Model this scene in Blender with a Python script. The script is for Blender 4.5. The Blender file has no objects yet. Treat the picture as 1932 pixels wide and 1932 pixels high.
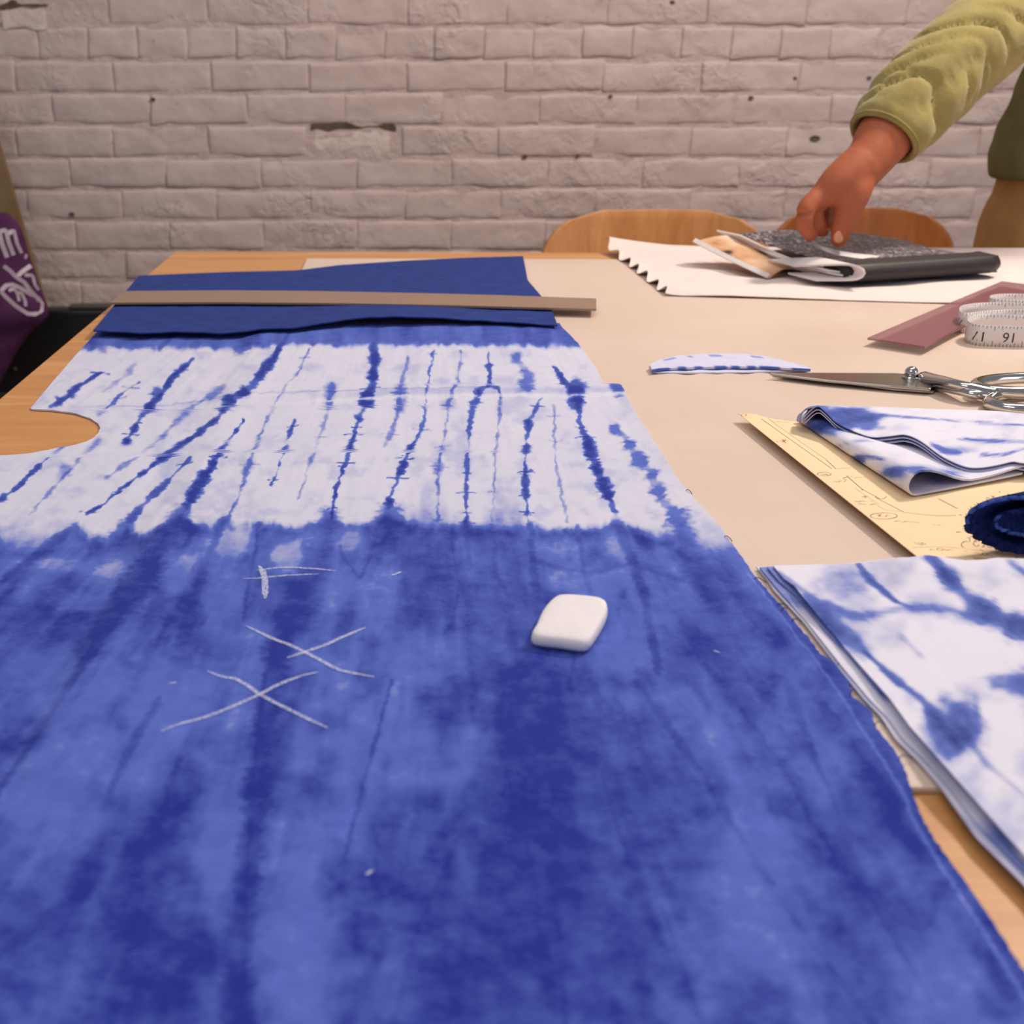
import bpy, bmesh, math, random
import numpy as np
from mathutils import Vector, Matrix

random.seed(7)
rng = np.random.RandomState(11)
sc = bpy.context.scene
C = sc.collection

# ------------------------------------------------------------------ camera
F = 2250.0                       # focal length in photo pixels
PXC, PYC = 700.0, 966.0          # principal point (the photo is a right-hand crop)
PITCH = math.atan(846.0 / F)
TZ = 0.75                        # table top
CAMZ = TZ + 0.24
cam_d = bpy.data.cameras.new('camera')
cam = bpy.data.objects.new('camera', cam_d)
C.objects.link(cam)
cam.location = (0, 0, CAMZ)
cam.rotation_euler = (math.pi / 2 - PITCH, 0, 0)
cam_d.sensor_width = 36.0
cam_d.lens = F / 1932.0 * 36.0
cam_d.shift_x = (966.0 - PXC) / 1932.0
cam_d.clip_start = 0.02
cam_d.dof.use_dof = True
cam_d.dof.focus_distance = 0.80
cam_d.dof.aperture_fstop = 13.0
sc.camera = cam

# ------------------------------------------------------------------ light
w = bpy.data.worlds.new('world')
sc.world = w
w.use_nodes = True
w.node_tree.nodes['Background'].inputs[0].default_value = (0.86, 0.87, 1.0, 1)
w.node_tree.nodes['Background'].inputs[1].default_value = 0.24


def area(name, loc, target, size, size_y, power, col):
    d = bpy.data.lights.new(name, 'AREA')
    d.shape = 'RECTANGLE'
    d.size, d.size_y, d.energy, d.color = size, size_y, power, col
    o = bpy.data.objects.new(name, d)
    C.objects.link(o)
    o.location = loc
    o.rotation_euler = (Vector(target) - Vector(loc)).to_track_quat('-Z', 'Y').to_euler()
    return o


area('track_lamp_light', (1.35, 1.55, 2.30), (0.30, 1.0, 0.75), 0.22, 0.22, 33, (1.0, 0.86, 0.74))
area('ceiling_light', (0.5, 0.9, 2.9), (0.4, 1.5, 0.75), 1.6, 0.5, 17, (1.0, 0.90, 0.82))
area('window_light', (2.9, -0.6, 1.7), (0.3, 1.2, 0.8), 1.2, 1.4, 11, (0.80, 0.87, 1.0))
area('front_fill_light', (-0.9, -0.7, 2.5), (0.2, 0.8, 0.75), 1.2, 0.5, 13, (1.0, 0.95, 0.9))  # unseen fill added at front left to lift the cloth edges
vs = sc.view_settings
vs.view_transform = 'Standard'
vs.look = 'None'
vs.exposure = -0.10
vs.gamma = 1.0
vs.use_curve_mapping = False


# ------------------------------------------------------------------ helpers
def sray(px, py):
    u = (np.asarray(px, float) - PXC) / F
    v = (np.asarray(py, float) - PYC) / F
    cp, sp = math.cos(PITCH), math.sin(PITCH)
    return u, cp - v * sp, -(v * cp + sp)


def P(px, py, z=0.0):
    """photo pixel -> point on the horizontal plane z above the table top"""
    u, y, dz = sray(px, py)
    t = (TZ + z - CAMZ) / dz
    return np.stack([u * t, y * t, np.full_like(np.asarray(u * t), TZ + z) + 0 * t], -1)


def PY(px, py, Y):
    """photo pixel -> point on the vertical plane y = Y"""
    u, y, dz = sray(px, py)
    t = Y / y
    return np.stack([u * t, y * t, CAMZ + dz * t], -1)


def V(a):
    return Vector((float(a[0]), float(a[1]), float(a[2])))


def lin(r, g, b):
    f = lambda c: ((c / 255.0) / 12.92 if c / 255.0 <= 0.04045 else ((c / 255.0 + 0.055) / 1.055) ** 2.4)
    return (f(r), f(g), f(b), 1.0)


def thing(name, label, cat, loc=(0, 0, 0), group=None, kind=None):
    o = bpy.data.objects.new(name, None)
    o.empty_display_size = 0.05
    C.objects.link(o)
    o.location = loc
    if label: o['label'] = label
    if cat: o['category'] = cat
    if group: o['group'] = group
    if kind: o['kind'] = kind
    return o


def tag(o, label=None, cat=None, group=None, kind=None):
    if label: o['label'] = label
    if cat: o['category'] = cat
    if group: o['group'] = group
    if kind: o['kind'] = kind
    return o


def root_loc(o):
    l = Vector((0, 0, 0))
    while o is not None:
        l = l + o.location
        o = o.parent
    return l


def obj(name, verts, faces, mat, parent=None, smooth=True, at=None):
    """one mesh object from world-space vertices; origin at its parent's origin or 'at'"""
    v = np.asarray(verts, np.float64).reshape(-1, 3)
    if parent is not None:
        off = np.array(root_loc(parent))
    elif at is not None:
        off = np.array(at, float)
    else:
        off = np.array([(v[:, 0].min() + v[:, 0].max()) / 2, (v[:, 1].min() + v[:, 1].max()) / 2, v[:, 2].min()])
    me = bpy.data.meshes.new(name)
    loc = v - off
    if isinstance(faces, np.ndarray):
        n = len(faces); k = faces.shape[1]
        me.vertices.add(len(loc)); me.vertices.foreach_set('co', loc.ravel().astype(np.float32))
        me.loops.add(n * k); me.loops.foreach_set('vertex_index', faces.ravel().astype(np.int32))
        me.polygons.add(n); me.polygons.foreach_set('loop_start', (np.arange(n) * k).astype(np.int32))
        me.polygons.foreach_set('loop_total', np.full(n, k, np.int32))
        me.update(calc_edges=True)
    else:
        me.from_pydata([tuple(p) for p in loc], [], [tuple(f) for f in faces])
        me.update()
    if smooth:
        me.polygons.foreach_set('use_smooth', np.ones(len(me.polygons), bool))
    if mat: me.materials.append(mat)
    o = bpy.data.objects.new(name, me)
    C.objects.link(o)
    if parent is not None: o.parent = parent
    else: o.location = off
    return o


def fattr(o, name, vals):
    a = o.data.attributes.new(name, 'FLOAT', 'POINT')
    a.data.foreach_set('value', np.asarray(vals, np.float32).ravel())


def grid_faces(nr, nc, off=0, flip=False):
    i = np.arange(nr - 1)[:, None] * nc + np.arange(nc - 1)[None, :]
    f = np.stack([i, i + 1, i + nc + 1, i + nc], -1).reshape(-1, 4) + off
    return f[:, ::-1] if flip else f


def sheet(G, thick, down=None):
    """closed thin sheet from a grid of points; thickness straight down"""
    nr, nc = G.shape[:2]
    a = G.reshape(-1, 3)
    b = a.copy()
    if down is None: b[:, 2] -= thick
    else: b = b + np.asarray(down).reshape(-1, 3) * thick
    n = nr * nc
    f = [grid_faces(nr, nc), grid_faces(nr, nc, n, True)]
    ring = [j for j in range(nc)] + [i * nc + nc - 1 for i in range(1, nr)] + \
           [(nr - 1) * nc + j for j in range(nc - 2, -1, -1)] + [i * nc for i in range(nr - 2, 0, -1)]
    ring = np.array(ring)
    m_ = len(ring)
    k = 2 * n + np.arange(m_)
    kn = np.roll(k, -1)
    f.append(np.stack([k, k + m_, kn + m_, kn], -1))      # rim has its own vertices, so its edge stays crisp
    return np.concatenate([a, b, a[ring], b[ring]]), np.concatenate(f)


def sattr(top_, bot_, nr, nc):
    """per-vertex values for a sheet()"""
    t_ = np.broadcast_to(np.asarray(top_, float), (nr, nc)).ravel(); b_ = np.broadcast_to(np.asarray(bot_, float), (nr, nc)).ravel()
    ring = np.array([j for j in range(nc)] + [i * nc + nc - 1 for i in range(1, nr)] + [(nr - 1) * nc + j for j in range(nc - 2, -1, -1)] + [i * nc for i in range(nr - 2, 0, -1)])
    return np.concatenate([t_, b_, t_[ring], b_[ring]])


def resample(pts, n):
    pts = np.asarray(pts, float)
    d = np.concatenate([[0], np.cumsum(np.linalg.norm(np.diff(pts, axis=0), axis=1))])
    t = np.linspace(0, d[-1], n)
    return np.stack([np.interp(t, d, pts[:, k]) for k in range(pts.shape[1])], -1)


def smooth_path(pts, n, closed=False):
    """Catmull-Rom through the points"""
    p = np.asarray(pts, float)
    m = len(p)
    if closed:
        idx = lambda i: p[i % m]
        segs = m
    else:
        idx = lambda i: p[min(max(i, 0), m - 1)]
        segs = m - 1
    out = []
    per = max(2, int(math.ceil(n / segs)))
    for s in range(segs):
        p0, p1, p2, p3 = idx(s - 1), idx(s), idx(s + 1), idx(s + 2)
        for k in range(per):
            t = k / per
            out.append(0.5 * ((2 * p1) + (-p0 + p2) * t + (2 * p0 - 5 * p1 + 4 * p2 - p3) * t * t
                              + (-p0 + 3 * p1 - 3 * p2 + p3) * t ** 3))
    if not closed: out.append(p[-1])
    return resample(np.array(out + ([out[0]] if closed else [])), n + (1 if closed else 0))[:n]


def tube(path, radii, nseg=12, closed=False, flat=1.0, up=(0, 0, 1)):
    """tube along a path; flat squashes the section along 'up'"""
    p = np.asarray(path, float)
    n = len(p)
    r = np.broadcast_to(np.asarray(radii, float), (n,)) if np.ndim(radii) < 2 else None
    if closed: t = np.roll(p, -1, 0) - np.roll(p, 1, 0)
    else: t = np.gradient(p, axis=0)
    t /= np.linalg.norm(t, axis=1)[:, None] + 1e-12
    upv = np.broadcast_to(np.asarray(up, float), (n, 3))
    s = np.cross(t, upv)
    s /= np.linalg.norm(s, axis=1)[:, None] + 1e-9
    b = np.cross(s, t)
    a = np.linspace(0, 2 * math.pi, nseg, endpoint=False)
    vv = p[:, None] + r[:, None, None] * (np.cos(a)[None, :, None] * s[:, None] + flat * np.sin(a)[None, :, None] * b[:, None])
    verts = vv.reshape(-1, 3)
    f = []
    for i in range(n if closed else n - 1):
        for j in range(nseg):
            k = (i + 1) % n
            f.append((i * nseg + j, i * nseg + (j + 1) % nseg, k * nseg + (j + 1) % nseg, k * nseg + j))
    if not closed:
        f.append(tuple(range(nseg - 1, -1, -1)))
        f.append(tuple((n - 1) * nseg + j for j in range(nseg)))
    return verts, f


def prism(poly, z0, z1):
    """vertical prism over a polygon of (x, y)"""
    n = len(poly)
    v = [(p[0], p[1], z0) for p in poly] + [(p[0], p[1], z1) for p in poly]
    f = [tuple(range(n - 1, -1, -1)), tuple(range(n, 2 * n))]
    f += [(i, (i + 1) % n, n + (i + 1) % n, n + i) for i in range(n)]
    return v, f


def box(x0, x1, y0, y1, z0, z1):
    return prism([(x0, y0), (x1, y0), (x1, y1), (x0, y1)], z0, z1)


def bevel(o, width, seg=2):
    m = o.modifiers.new('bevel', 'BEVEL')
    m.width, m.segments, m.limit_method, m.angle_limit = width, seg, 'ANGLE', math.radians(40)
    return o


def crisp(o):
    m = o.modifiers.new('crisp', 'EDGE_SPLIT'); m.split_angle = math.radians(50)
    return o


def join(parts):
    V_, F_, o = [], [], 0
    for v, f in parts:
        v = np.asarray(v).reshape(-1, 3)
        V_.append(v)
        F_ += [tuple(int(i) + o for i in q) for q in f]
        o += len(v)
    return np.concatenate(V_), F_


def ribbon(path, width, up=(0, 0, 1)):
    """flat thin strip lying on a surface along a 3-D path (for marks)"""
    p = np.asarray(path, float)
    t = np.gradient(p, axis=0)
    s = np.cross(t, np.broadcast_to(np.asarray(up, float), p.shape))
    s /= np.linalg.norm(s, axis=1)[:, None] + 1e-12
    wv = np.broadcast_to(np.asarray(width, float), (len(p),))[:, None] / 2
    G = np.stack([p - s * wv, p + s * wv], 1)
    return G.reshape(-1, 3), [tuple(q) for q in grid_faces(len(p), 2)]


# value noise ------------------------------------------------------------
_T = rng.rand(256, 256)


def vnoise(x, y, seed=0):
    x = np.asarray(x, float) + seed * 17.31; y = np.asarray(y, float) + seed * 9.77
    xi = np.floor(x).astype(int); yi = np.floor(y).astype(int)
    fx = x - xi; fy = y - yi
    fx = fx * fx * (3 - 2 * fx); fy = fy * fy * (3 - 2 * fy)
    g = lambda a, b: _T[b & 255, a & 255]
    return (g(xi, yi) * (1 - fx) + g(xi + 1, yi) * fx) * (1 - fy) + (g(xi, yi + 1) * (1 - fx) + g(xi + 1, yi + 1) * fx) * fy


def fbm(x, y, o=4, seed=0):
    s, a, n = 0, 0.5, 0
    for k in range(o):
        s = s + a * vnoise(x * 2 ** k, y * 2 ** k, seed + k * 3); n += a; a *= 0.55
    return s / n


def sstep(a, b, x):
    t = np.clip((x - a) / (b - a), 0, 1)
    return t * t * (3 - 2 * t)


# ------------------------------------------------------------------ materials
MATS = {}


class NB:
    """small node-graph builder"""
    def __init__(s, name):
        s.m = bpy.data.materials.new(name); s.m.use_nodes = True
        s.t = s.m.node_tree; s.n = s.t.nodes
        s.b = s.n['Principled BSDF']; s.out = s.n['Material Output']

    def new(s, typ, **kw):
        n = s.n.new(typ)
        for k, v in kw.items(): setattr(n, k, v)
        return n

    def link(s, a, b): s.t.links.new(a, b)

    def coord(s, kind='Object', scale=(1, 1, 1)):
        t = s.new('ShaderNodeTexCoord'); m = s.new('ShaderNodeMapping')
        m.inputs['Scale'].default_value = scale
        s.link(t.outputs[kind], m.inputs[0]); return m.outputs[0]

    def noise(s, vec, scale, detail=4, rough=0.55, dist=0.0):
        n = s.new('ShaderNodeTexNoise')
        n.inputs['Scale'].default_value = scale; n.inputs['Detail'].default_value = detail
        n.inputs['Roughness'].default_value = rough; n.inputs['Distortion'].default_value = dist
        s.link(vec, n.inputs['Vector']); return n.outputs['Fac']

    def ramp(s, fac, stops):
        r = s.new('ShaderNodeValToRGB')
        e = r.color_ramp.elements
        while len(e) < len(stops): e.new(0.5)
        for k, (p, c) in enumerate(stops): e[k].position = p; e[k].color = c
        s.link(fac, r.inputs[0]); return r.outputs[0]

    def math(s, op, a, b=None, c=None):
        n = s.new('ShaderNodeMath', operation=op)
        for i, x in enumerate((a, b, c)):
            if x is None: continue
            if isinstance(x, (int, float)): n.inputs[i].default_value = x
            else: s.link(x, n.inputs[i])
        return n.outputs[0]

    def mix(s, fac, a, b, mode='MIX'):
        n = s.new('ShaderNodeMix', data_type='RGBA', blend_type=mode)
        for i, x in ((0, fac), (6, a), (7, b)):
            if isinstance(x, (int, float)): n.inputs[i].default_value = x
            elif isinstance(x, tuple): n.inputs[i].default_value = x
            else: s.link(x, n.inputs[i])
        return n.outputs[2]

    def attr(s, name):
        n = s.new('ShaderNodeAttribute'); n.attribute_name = name; return n.outputs['Fac']

    def base(s, c):
        if isinstance(c, tuple): s.b.inputs['Base Color'].default_value = c
        else: s.link(c, s.b.inputs['Base Color'])

    def set(s, **kw):
        for k, v in kw.items(): s.b.inputs[k.replace('_', ' ')].default_value = v

    def bump(s, h, strength, dist):
        n = s.new('ShaderNodeBump'); n.inputs['Strength'].default_value = strength
        n.inputs['Distance'].default_value = dist
        s.link(h, n.inputs['Height']); s.link(n.outputs[0], s.b.inputs['Normal'])


def simple(name, col, rough=0.6, metal=0.0, var=0.12, scale=40, bump=0.0, bdist=0.001, spec=0.5, stretch=(1, 1, 1), **kw):
    b = NB(name)
    vec = b.coord('Object', stretch)
    n = b.noise(vec, scale)
    d = tuple(c * (1 - var) for c in col[:3]) + (1,)
    l = tuple(min(1, c * (1 + var)) for c in col[:3]) + (1,)
    b.base(b.ramp(n, [(0.3, d), (0.7, l)]))
    b.set(Roughness=rough, Metallic=metal)
    b.b.inputs['Specular IOR Level'].default_value = spec
    for k, v in kw.items(): b.b.inputs[k.replace('_', ' ')].default_value = v
    if bump: b.bump(b.noise(vec, scale * 3, 6), bump, bdist)
    return b.m


def wood(name, c1, c2, c3, axis=(1, 12, 12), scale=5, rough=0.42):
    b = NB(name)
    vec = b.coord('Object', axis)
    n = b.noise(vec, scale, 8, 0.62, 0.7)
    fine = b.noise(vec, scale * 7, 4, 0.6)
    col = b.ramp(n, [(0.3, c1), (0.5, c2), (0.68, c3)])
    b.base(b.mix(b.math('MULTIPLY', fine, 0.35), col, tuple(x * 0.72 for x in c1[:3]) + (1,)))
    b.set(Roughness=rough)
    b.bump(fine, 0.08, 0.0006)
    return b.m


M_TABLE = wood('maple_tabletop', lin(196, 136, 80), lin(212, 152, 92), lin(224, 168, 106), (1.2, 14, 14), 3.0)
M_PLY = wood('chair_plywood', lin(190, 124, 66), lin(208, 142, 82), lin(220, 158, 98), (14, 14, 1.5), 3.0, 0.38)
M_PLY_SHADED = wood('shaded_chair_plywood', lin(140, 78, 34), lin(156, 90, 40), lin(168, 102, 48), (14, 14, 1.5), 3.0, 0.38)  # plywood darkened to paint in the shade on the second chair
M_LEG = simple('steel_leg', (0.45, 0.45, 0.46, 1), 0.3, 1.0, 0.05)
M_DARKWOOD = wood('dark_bench_wood', lin(80, 40, 26), lin(98, 50, 32), lin(112, 60, 40), (1, 10, 10), 4)
M_FLOOR = wood('floor_boards', lin(70, 48, 36), lin(86, 60, 45), lin(98, 70, 52), (1, 9, 9), 2.2, 0.5)

# painted brick
b = NB('painted_brick')
vec = b.coord('Object')
oi = b.new('ShaderNodeObjectInfo')
addv = b.new('ShaderNodeVectorMath', operation='ADD')
comb = b.new('ShaderNodeCombineXYZ')
b.link(b.math('MULTIPLY', oi.outputs['Random'], 31.0), comb.inputs[0])
b.link(b.math('MULTIPLY', oi.outputs['Random'], 17.0), comb.inputs[2])
b.link(vec, addv.inputs[0]); b.link(comb.outputs[0], addv.inputs[1])
n1 = b.noise(addv.outputs[0], 14, 6, 0.6)
n2 = b.noise(addv.outputs[0], 60, 5, 0.6)
col = b.ramp(n1, [(0.3, lin(208, 186, 180)), (0.55, lin(215, 194, 188)), (0.75, lin(220, 200, 194))])
speck = b.ramp(n2, [(0.24, lin(196, 176, 168)), (0.36, lin(255, 255, 255))])
b.base(b.mix(1.0, col, speck, 'MULTIPLY'))
b.set(Roughness=0.62)
geo = b.new('ShaderNodeNewGeometry')
patch = b.ramp(b.noise(geo.outputs['Position'], 5.0, 2, 0.5), [(0.50, (0.06, 0.06, 0.06, 1)), (0.66, (1, 1, 1, 1))])
n3 = b.noise(geo.outputs['Position'], 42, 4, 0.6, 0.6)
n4 = b.noise(geo.outputs['Position'], 16, 2, 0.5)
hh = b.math('ADD', b.math('MULTIPLY', n4, 0.55), b.math('MULTIPLY', b.math('MULTIPLY', n3, patch), 0.75))
b.bump(hh, 0.8, 0.014)
M_BRICK = b.m
M_MORTAR = simple('painted_mortar', lin(210, 188, 182), 0.65, 0, 0.05, 20, 0.8, 0.006)
M_RAWBRICK = simple('bare_mortar_patch', lin(228, 209, 199), 0.8, 0, 0.10, 22, 0.6, 0.006)
M_HOLE_SHADE = simple('hole_shade', lin(104, 86, 74), 0.9, 0, 0.3, 60)  # dark colour painting the shade inside holes; the wall itself is solid

# translucent mat with a faint grid
b = NB('cutting_mat')
vec = b.coord('Object')
n = b.noise(vec, 7, 3, 0.5)
col = b.ramp(n, [(0.3, lin(216, 194, 176)), (0.7, lin(224, 203, 187))])
sx = b.new('ShaderNodeSeparateXYZ'); b.link(vec, sx.inputs[0])
lines = []
for k in (0, 1):
    q = b.math('ABSOLUTE', b.math('SUBTRACT', b.math('FRACT', b.math('MULTIPLY', sx.outputs[k], 1 / 0.0254)), 0.5))
    lines.append(b.math('GREATER_THAN', q, 0.482))
ln = b.math('MAXIMUM', lines[0], lines[1])
b.base(b.mix(b.math('MULTIPLY', ln, 0.10), col, lin(196, 178, 160)))
b.set(Roughness=0.42)
M_MAT = b.m


def dye_mat(name, white, mid, deep, rough=0.9, fine=700):
    b = NB(name)
    vec = b.coord('Object')
    d = b.attr('dye')
    n = b.noise(vec, 90, 5, 0.65)
    n2 = b.noise(b.coord('Object', (0.45, 1.6, 1)), fine, 3, 0.6)
    d2 = b.math('ADD', d, b.math('MULTIPLY', b.math('SUBTRACT', n, 0.5), b.math('MULTIPLY', b.math('ADD', d, 0.08), 0.58)))
    d2 = b.math('ADD', d2, b.math('MULTIPLY', b.math('SUBTRACT', n2, 0.5), b.math('MULTIPLY', d, 0.34)))
    mix1 = tuple((a + c) / 2 for a, c in zip(white, mid))
    col = b.ramp(d2, [(0.03, white), (0.24, mix1), (0.44, mid), (0.95, deep)])
    b.base(col)
    b.set(Roughness=rough)
    b.b.inputs['Specular IOR Level'].default_value = 0.15
    b.b.inputs['Sheen Weight'].default_value = 0.05
    # woven relief
    w1 = b.new('ShaderNodeTexWave', wave_type='BANDS', bands_direction='X'); w1.inputs['Scale'].default_value = 520
    w2 = b.new('ShaderNodeTexWave', wave_type='BANDS', bands_direction='Y'); w2.inputs['Scale'].default_value = 520
    b.link(vec, w1.inputs[0]); b.link(vec, w2.inputs[0])
    hsum = b.math('ADD', b.math('MULTIPLY', b.math('ADD', w1.outputs['Fac'], w2.outputs['Fac']), 0.25), b.math('MULTIPLY', n, 2.0))
    b.bump(hsum, 0.30, 0.0006)
    return b.m


WHITE = lin(214, 214, 229)
M_DYE = dye_mat('indigo_dyed_cotton', WHITE, lin(90, 112, 200), lin(32, 49, 146))
M_DYE2 = dye_mat('pale_indigo_cotton', lin(230, 228, 242), lin(104, 124, 200), lin(44, 60, 140))
M_NAVY = simple('dark_indigo_cloth', lin(44, 62, 128), 0.92, 0, 0.14, 60, 0.35, 0.0008, 0.15)
M_ROLL = simple('navy_terry_cloth', lin(34, 48, 112), 0.95, 0, 0.55, 420, 0.9, 0.002, 0.1)
M_ROLLIN = simple('navy_cloth_inner_face', lin(78, 108, 200), 0.95, 0, 0.4, 300, 0.9, 0.002, 0.1)
M_CHALKLINE = None
b = NB('chalk_line')
vec = b.coord('Object')
n = b.noise(vec, 900, 3, 0.6)
b.base(lin(204, 210, 240))
b.set(Roughness=0.95)
b.link(b.ramp(n, [(0.36, (0.25, 0.25, 0.25, 1)), (0.60, (0.92, 0.92, 0.92, 1))]), b.b.inputs['Alpha'])
M_CHALKLINE = b.m
M_CHALK = simple('tailor_chalk', lin(236, 230, 232), 0.85, 0, 0.05, 90, 0.25, 0.0006, 0.2, (1, 0.2, 1))
M_PAPER = simple('manila_pattern_paper', lin(246, 216, 172), 0.7, 0, 0.02, 30)
M_KRAFT = simple('kraft_card', lin(220, 168, 92), 0.75, 0, 0.05, 30)
M_PENCIL = simple('pencil_line', lin(146, 118, 100), 0.8, 0, 0.2, 200)
M_PENCILR = simple('red_pencil_line', lin(176, 92, 72), 0.8, 0, 0.2, 200)
M_WHITECLOTH = simple('white_crinkled_cotton', lin(230, 214, 208), 0.9, 0, 0.03, 60, 0.3, 0.0008, 0.15)
M_BLACK = simple('black_cloth_tape', lin(34, 28, 28), 0.55, 0, 0.2, 120, 0.2, 0.0005)
M_PAGE = simple('white_page', lin(226, 218, 214), 0.8, 0, 0.03, 40)
M_STEEL = simple('polished_steel', (0.72, 0.70, 0.66, 1), 0.12, 1.0, 0.04, 30)
M_STEELB = simple('brushed_blade_steel', (0.46, 0.43, 0.41, 1), 0.24, 1.0, 0.08, 60, stretch=(0.1, 1, 1))
M_TAPE = simple('white_vinyl_tape', lin(232, 222, 220), 0.35, 0, 0.02, 30)
M_INK = simple('black_ink', lin(30, 26, 28), 0.6, 0, 0.1)
M_BAG = simple('purple_canvas', lin(86, 44, 82), 0.9, 0, 0.25, 25, 0.3, 0.002, 0.2)
M_BAGINK = simple('white_screen_print', lin(216, 196, 208), 0.8, 0, 0.06, 60)
M_CASE = simple('black_case_shell', lin(22, 20, 21), 0.5, 0, 0.2, 40)
M_CASER = simple('dark_grey_case_rim', lin(72, 66, 62), 0.5, 0, 0.1, 40)
M_BOARD = wood('olive_brown_board', lin(118, 90, 50), lin(132, 102, 60), lin(142, 112, 68), (10, 10, 1), 4)
M_SKIN = simple('warm_brown_skin', lin(172, 96, 66), 0.62, 0, 0.08, 60, 0.15, 0.001, 0.25)
M_NAIL = simple('finger_nail', lin(214, 150, 118), 0.3, 0, 0.03)
M_FLEECE = simple('olive_green_fleece', lin(154, 140, 84), 0.95, 0, 0.12, 35, 0.5, 0.002, 0.1, Sheen_Weight=0.25)
M_LINING = simple('dark_green_lining', lin(60, 66, 46), 0.95, 0, 0.1, 40)
M_JACKET = simple('shaded_olive_jacket', lin(134, 129, 86), 0.95, 0, 0.12, 35, 0.4, 0.002, 0.1)  # body of the fleece, its shadow put into a darker olive
M_KHAKI = simple('khaki_trousers', lin(206, 156, 98), 0.9, 0, 0.12, 20, 0.3, 0.002, 0.15)
M_HAIR = simple('black_hair', lin(28, 22, 20), 0.6, 0, 0.3, 90)
M_SHOE = simple('brown_shoe_leather', lin(70, 46, 32), 0.5, 0, 0.15, 40)
M_EYE = simple('eye_white', lin(236, 232, 226), 0.25, 0, 0.02)
M_LIP = simple('lip', lin(150, 78, 66), 0.5, 0, 0.05)


def translucent(name, col, alpha, rough=0.28):
    b = NB(name)
    n = b.noise(b.coord('Object'), 18, 4)
    b.base(b.ramp(n, [(0.3, tuple(c * 0.93 for c in col[:3]) + (1,)), (0.7, col)]))
    b.set(Roughness=rough, Alpha=alpha)
    return b.m


M_AMBER = translucent('smoky_amber_plastic', lin(160, 130, 108), 0.88)
M_PINK = translucent('pink_violet_plastic', lin(160, 100, 108), 0.64)

# marbled composition-book cover
b = NB('marbled_cover')
vec = b.coord('Object')
n = b.noise(vec, 170, 3, 0.6, 1.2)
b.base(b.ramp(n, [(0.44, lin(36, 34, 40)), (0.54, lin(100, 94, 100)), (0.64, lin(206, 198, 198))]))
b.set(Roughness=0.4)
M_MARBLE = b.m
# printed magazine page (peach picture with dark shapes)
b = NB('printed_page')
vec = b.coord('Object')
n = b.noise(vec, 26, 2, 0.5)
b.base(b.ramp(n, [(0.36, lin(62, 50, 46)), (0.44, lin(206, 154, 112)), (0.60, lin(226, 184, 148)), (0.8, lin(236, 216, 200))]))
b.set(Roughness=0.5)
M_PRINT = b.m

# ------------------------------------------------------------------ setting: floor, brick wall
fl = obj('floor', *box(-2.6, 3.4, -1.6, 2.84, -0.06, 0.0), M_FLOOR, smooth=False)
tag(fl, 'dark brown wooden floor under the table', kind='structure')

WY = 2.75                        # face of the bricks
ZJ = 1.065                       # a bed joint
CH = 0.0675                      # course height
SL = 0.2125                      # stretcher pitch
X0, X1 = -2.6, 3.4
wall = obj('wall_back', *box(X0, X1, WY + 0.0024, WY + 0.15, 0.0, 2.46), M_MORTAR, smooth=False)
tag(wall, 'painted white brick wall behind the table', kind='structure')


def brick_mesh(L, H, seed, D=0.05):
    """front face as a softly rounded, uneven grid, plus sides"""
    r = np.random.RandomState(seed)
    us = np.array([0, .02, .06, .2, .4, .6, .8, .94, .98, 1]) if L > 0.15 else np.array([0, .04, .12, .35, .65, .88, .96, 1])
    vs_ = np.array([0, .06, .16, .38, .62, .84, .94, 1])
    nu, nv = len(us), len(vs_)
    G = np.zeros((nv, nu, 3))
    ph = r.rand(4) * 50
    for i, v in enumerate(vs_):
        for j, u in enumerate(us):
            x = (u - 0.5) * L; z = (v - 0.5) * H
            ex = min(u, 1 - u) * L; ez = min(v, 1 - v) * H
            e = max(0, 1 - min(ex, ez) / 0.0075)
            y = max(0.0034 * max(0, 1 - ez / 0.007) ** 2, 0.0012 * max(0, 1 - ex / 0.005) ** 2)
            y += (vnoise(x * 25 + ph[0], z * 40 + ph[1]) - 0.5) * 0.0046
            wob = (vnoise(x * 30 + ph[2], z * 30 + ph[3]) - 0.5)
            if e > 0: z += wob * 0.008; x += (vnoise(z * 30 + ph[3], x * 30 + ph[1]) - 0.5) * 0.004
            G[i, j] = (x, y, z)
    B = G.copy(); B[:, :, 1] = D
    n = nu * nv
    ring = [j for j in range(nu)] + [i * nu + nu - 1 for i in range(1, nv)] + [(nv - 1) * nu + j for j in range(nu - 2, -1, -1)] + [i * nu for i in range(nv - 2, 0, -1)]
    ringb = []
    vv = list(G.reshape(-1, 3))
    for q in ring:
        ringb.append(len(vv)); vv.append(B.reshape(-1, 3)[q])
    faces = [tuple(q) for q in grid_faces(nv, nu)]
    m = len(ring)
    faces += [(ring[k], ringb[k], ringb[(k + 1) % m], ring[(k + 1) % m]) for k in range(m)]
    me = bpy.data.meshes.new('brick')
    me.from_pydata([tuple(p) for p in vv], [], faces); me.update()
    me.polygons.foreach_set('use_smooth', np.ones(len(me.polygons), bool))
    me.materials.append(M_BRICK)
    return me


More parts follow.
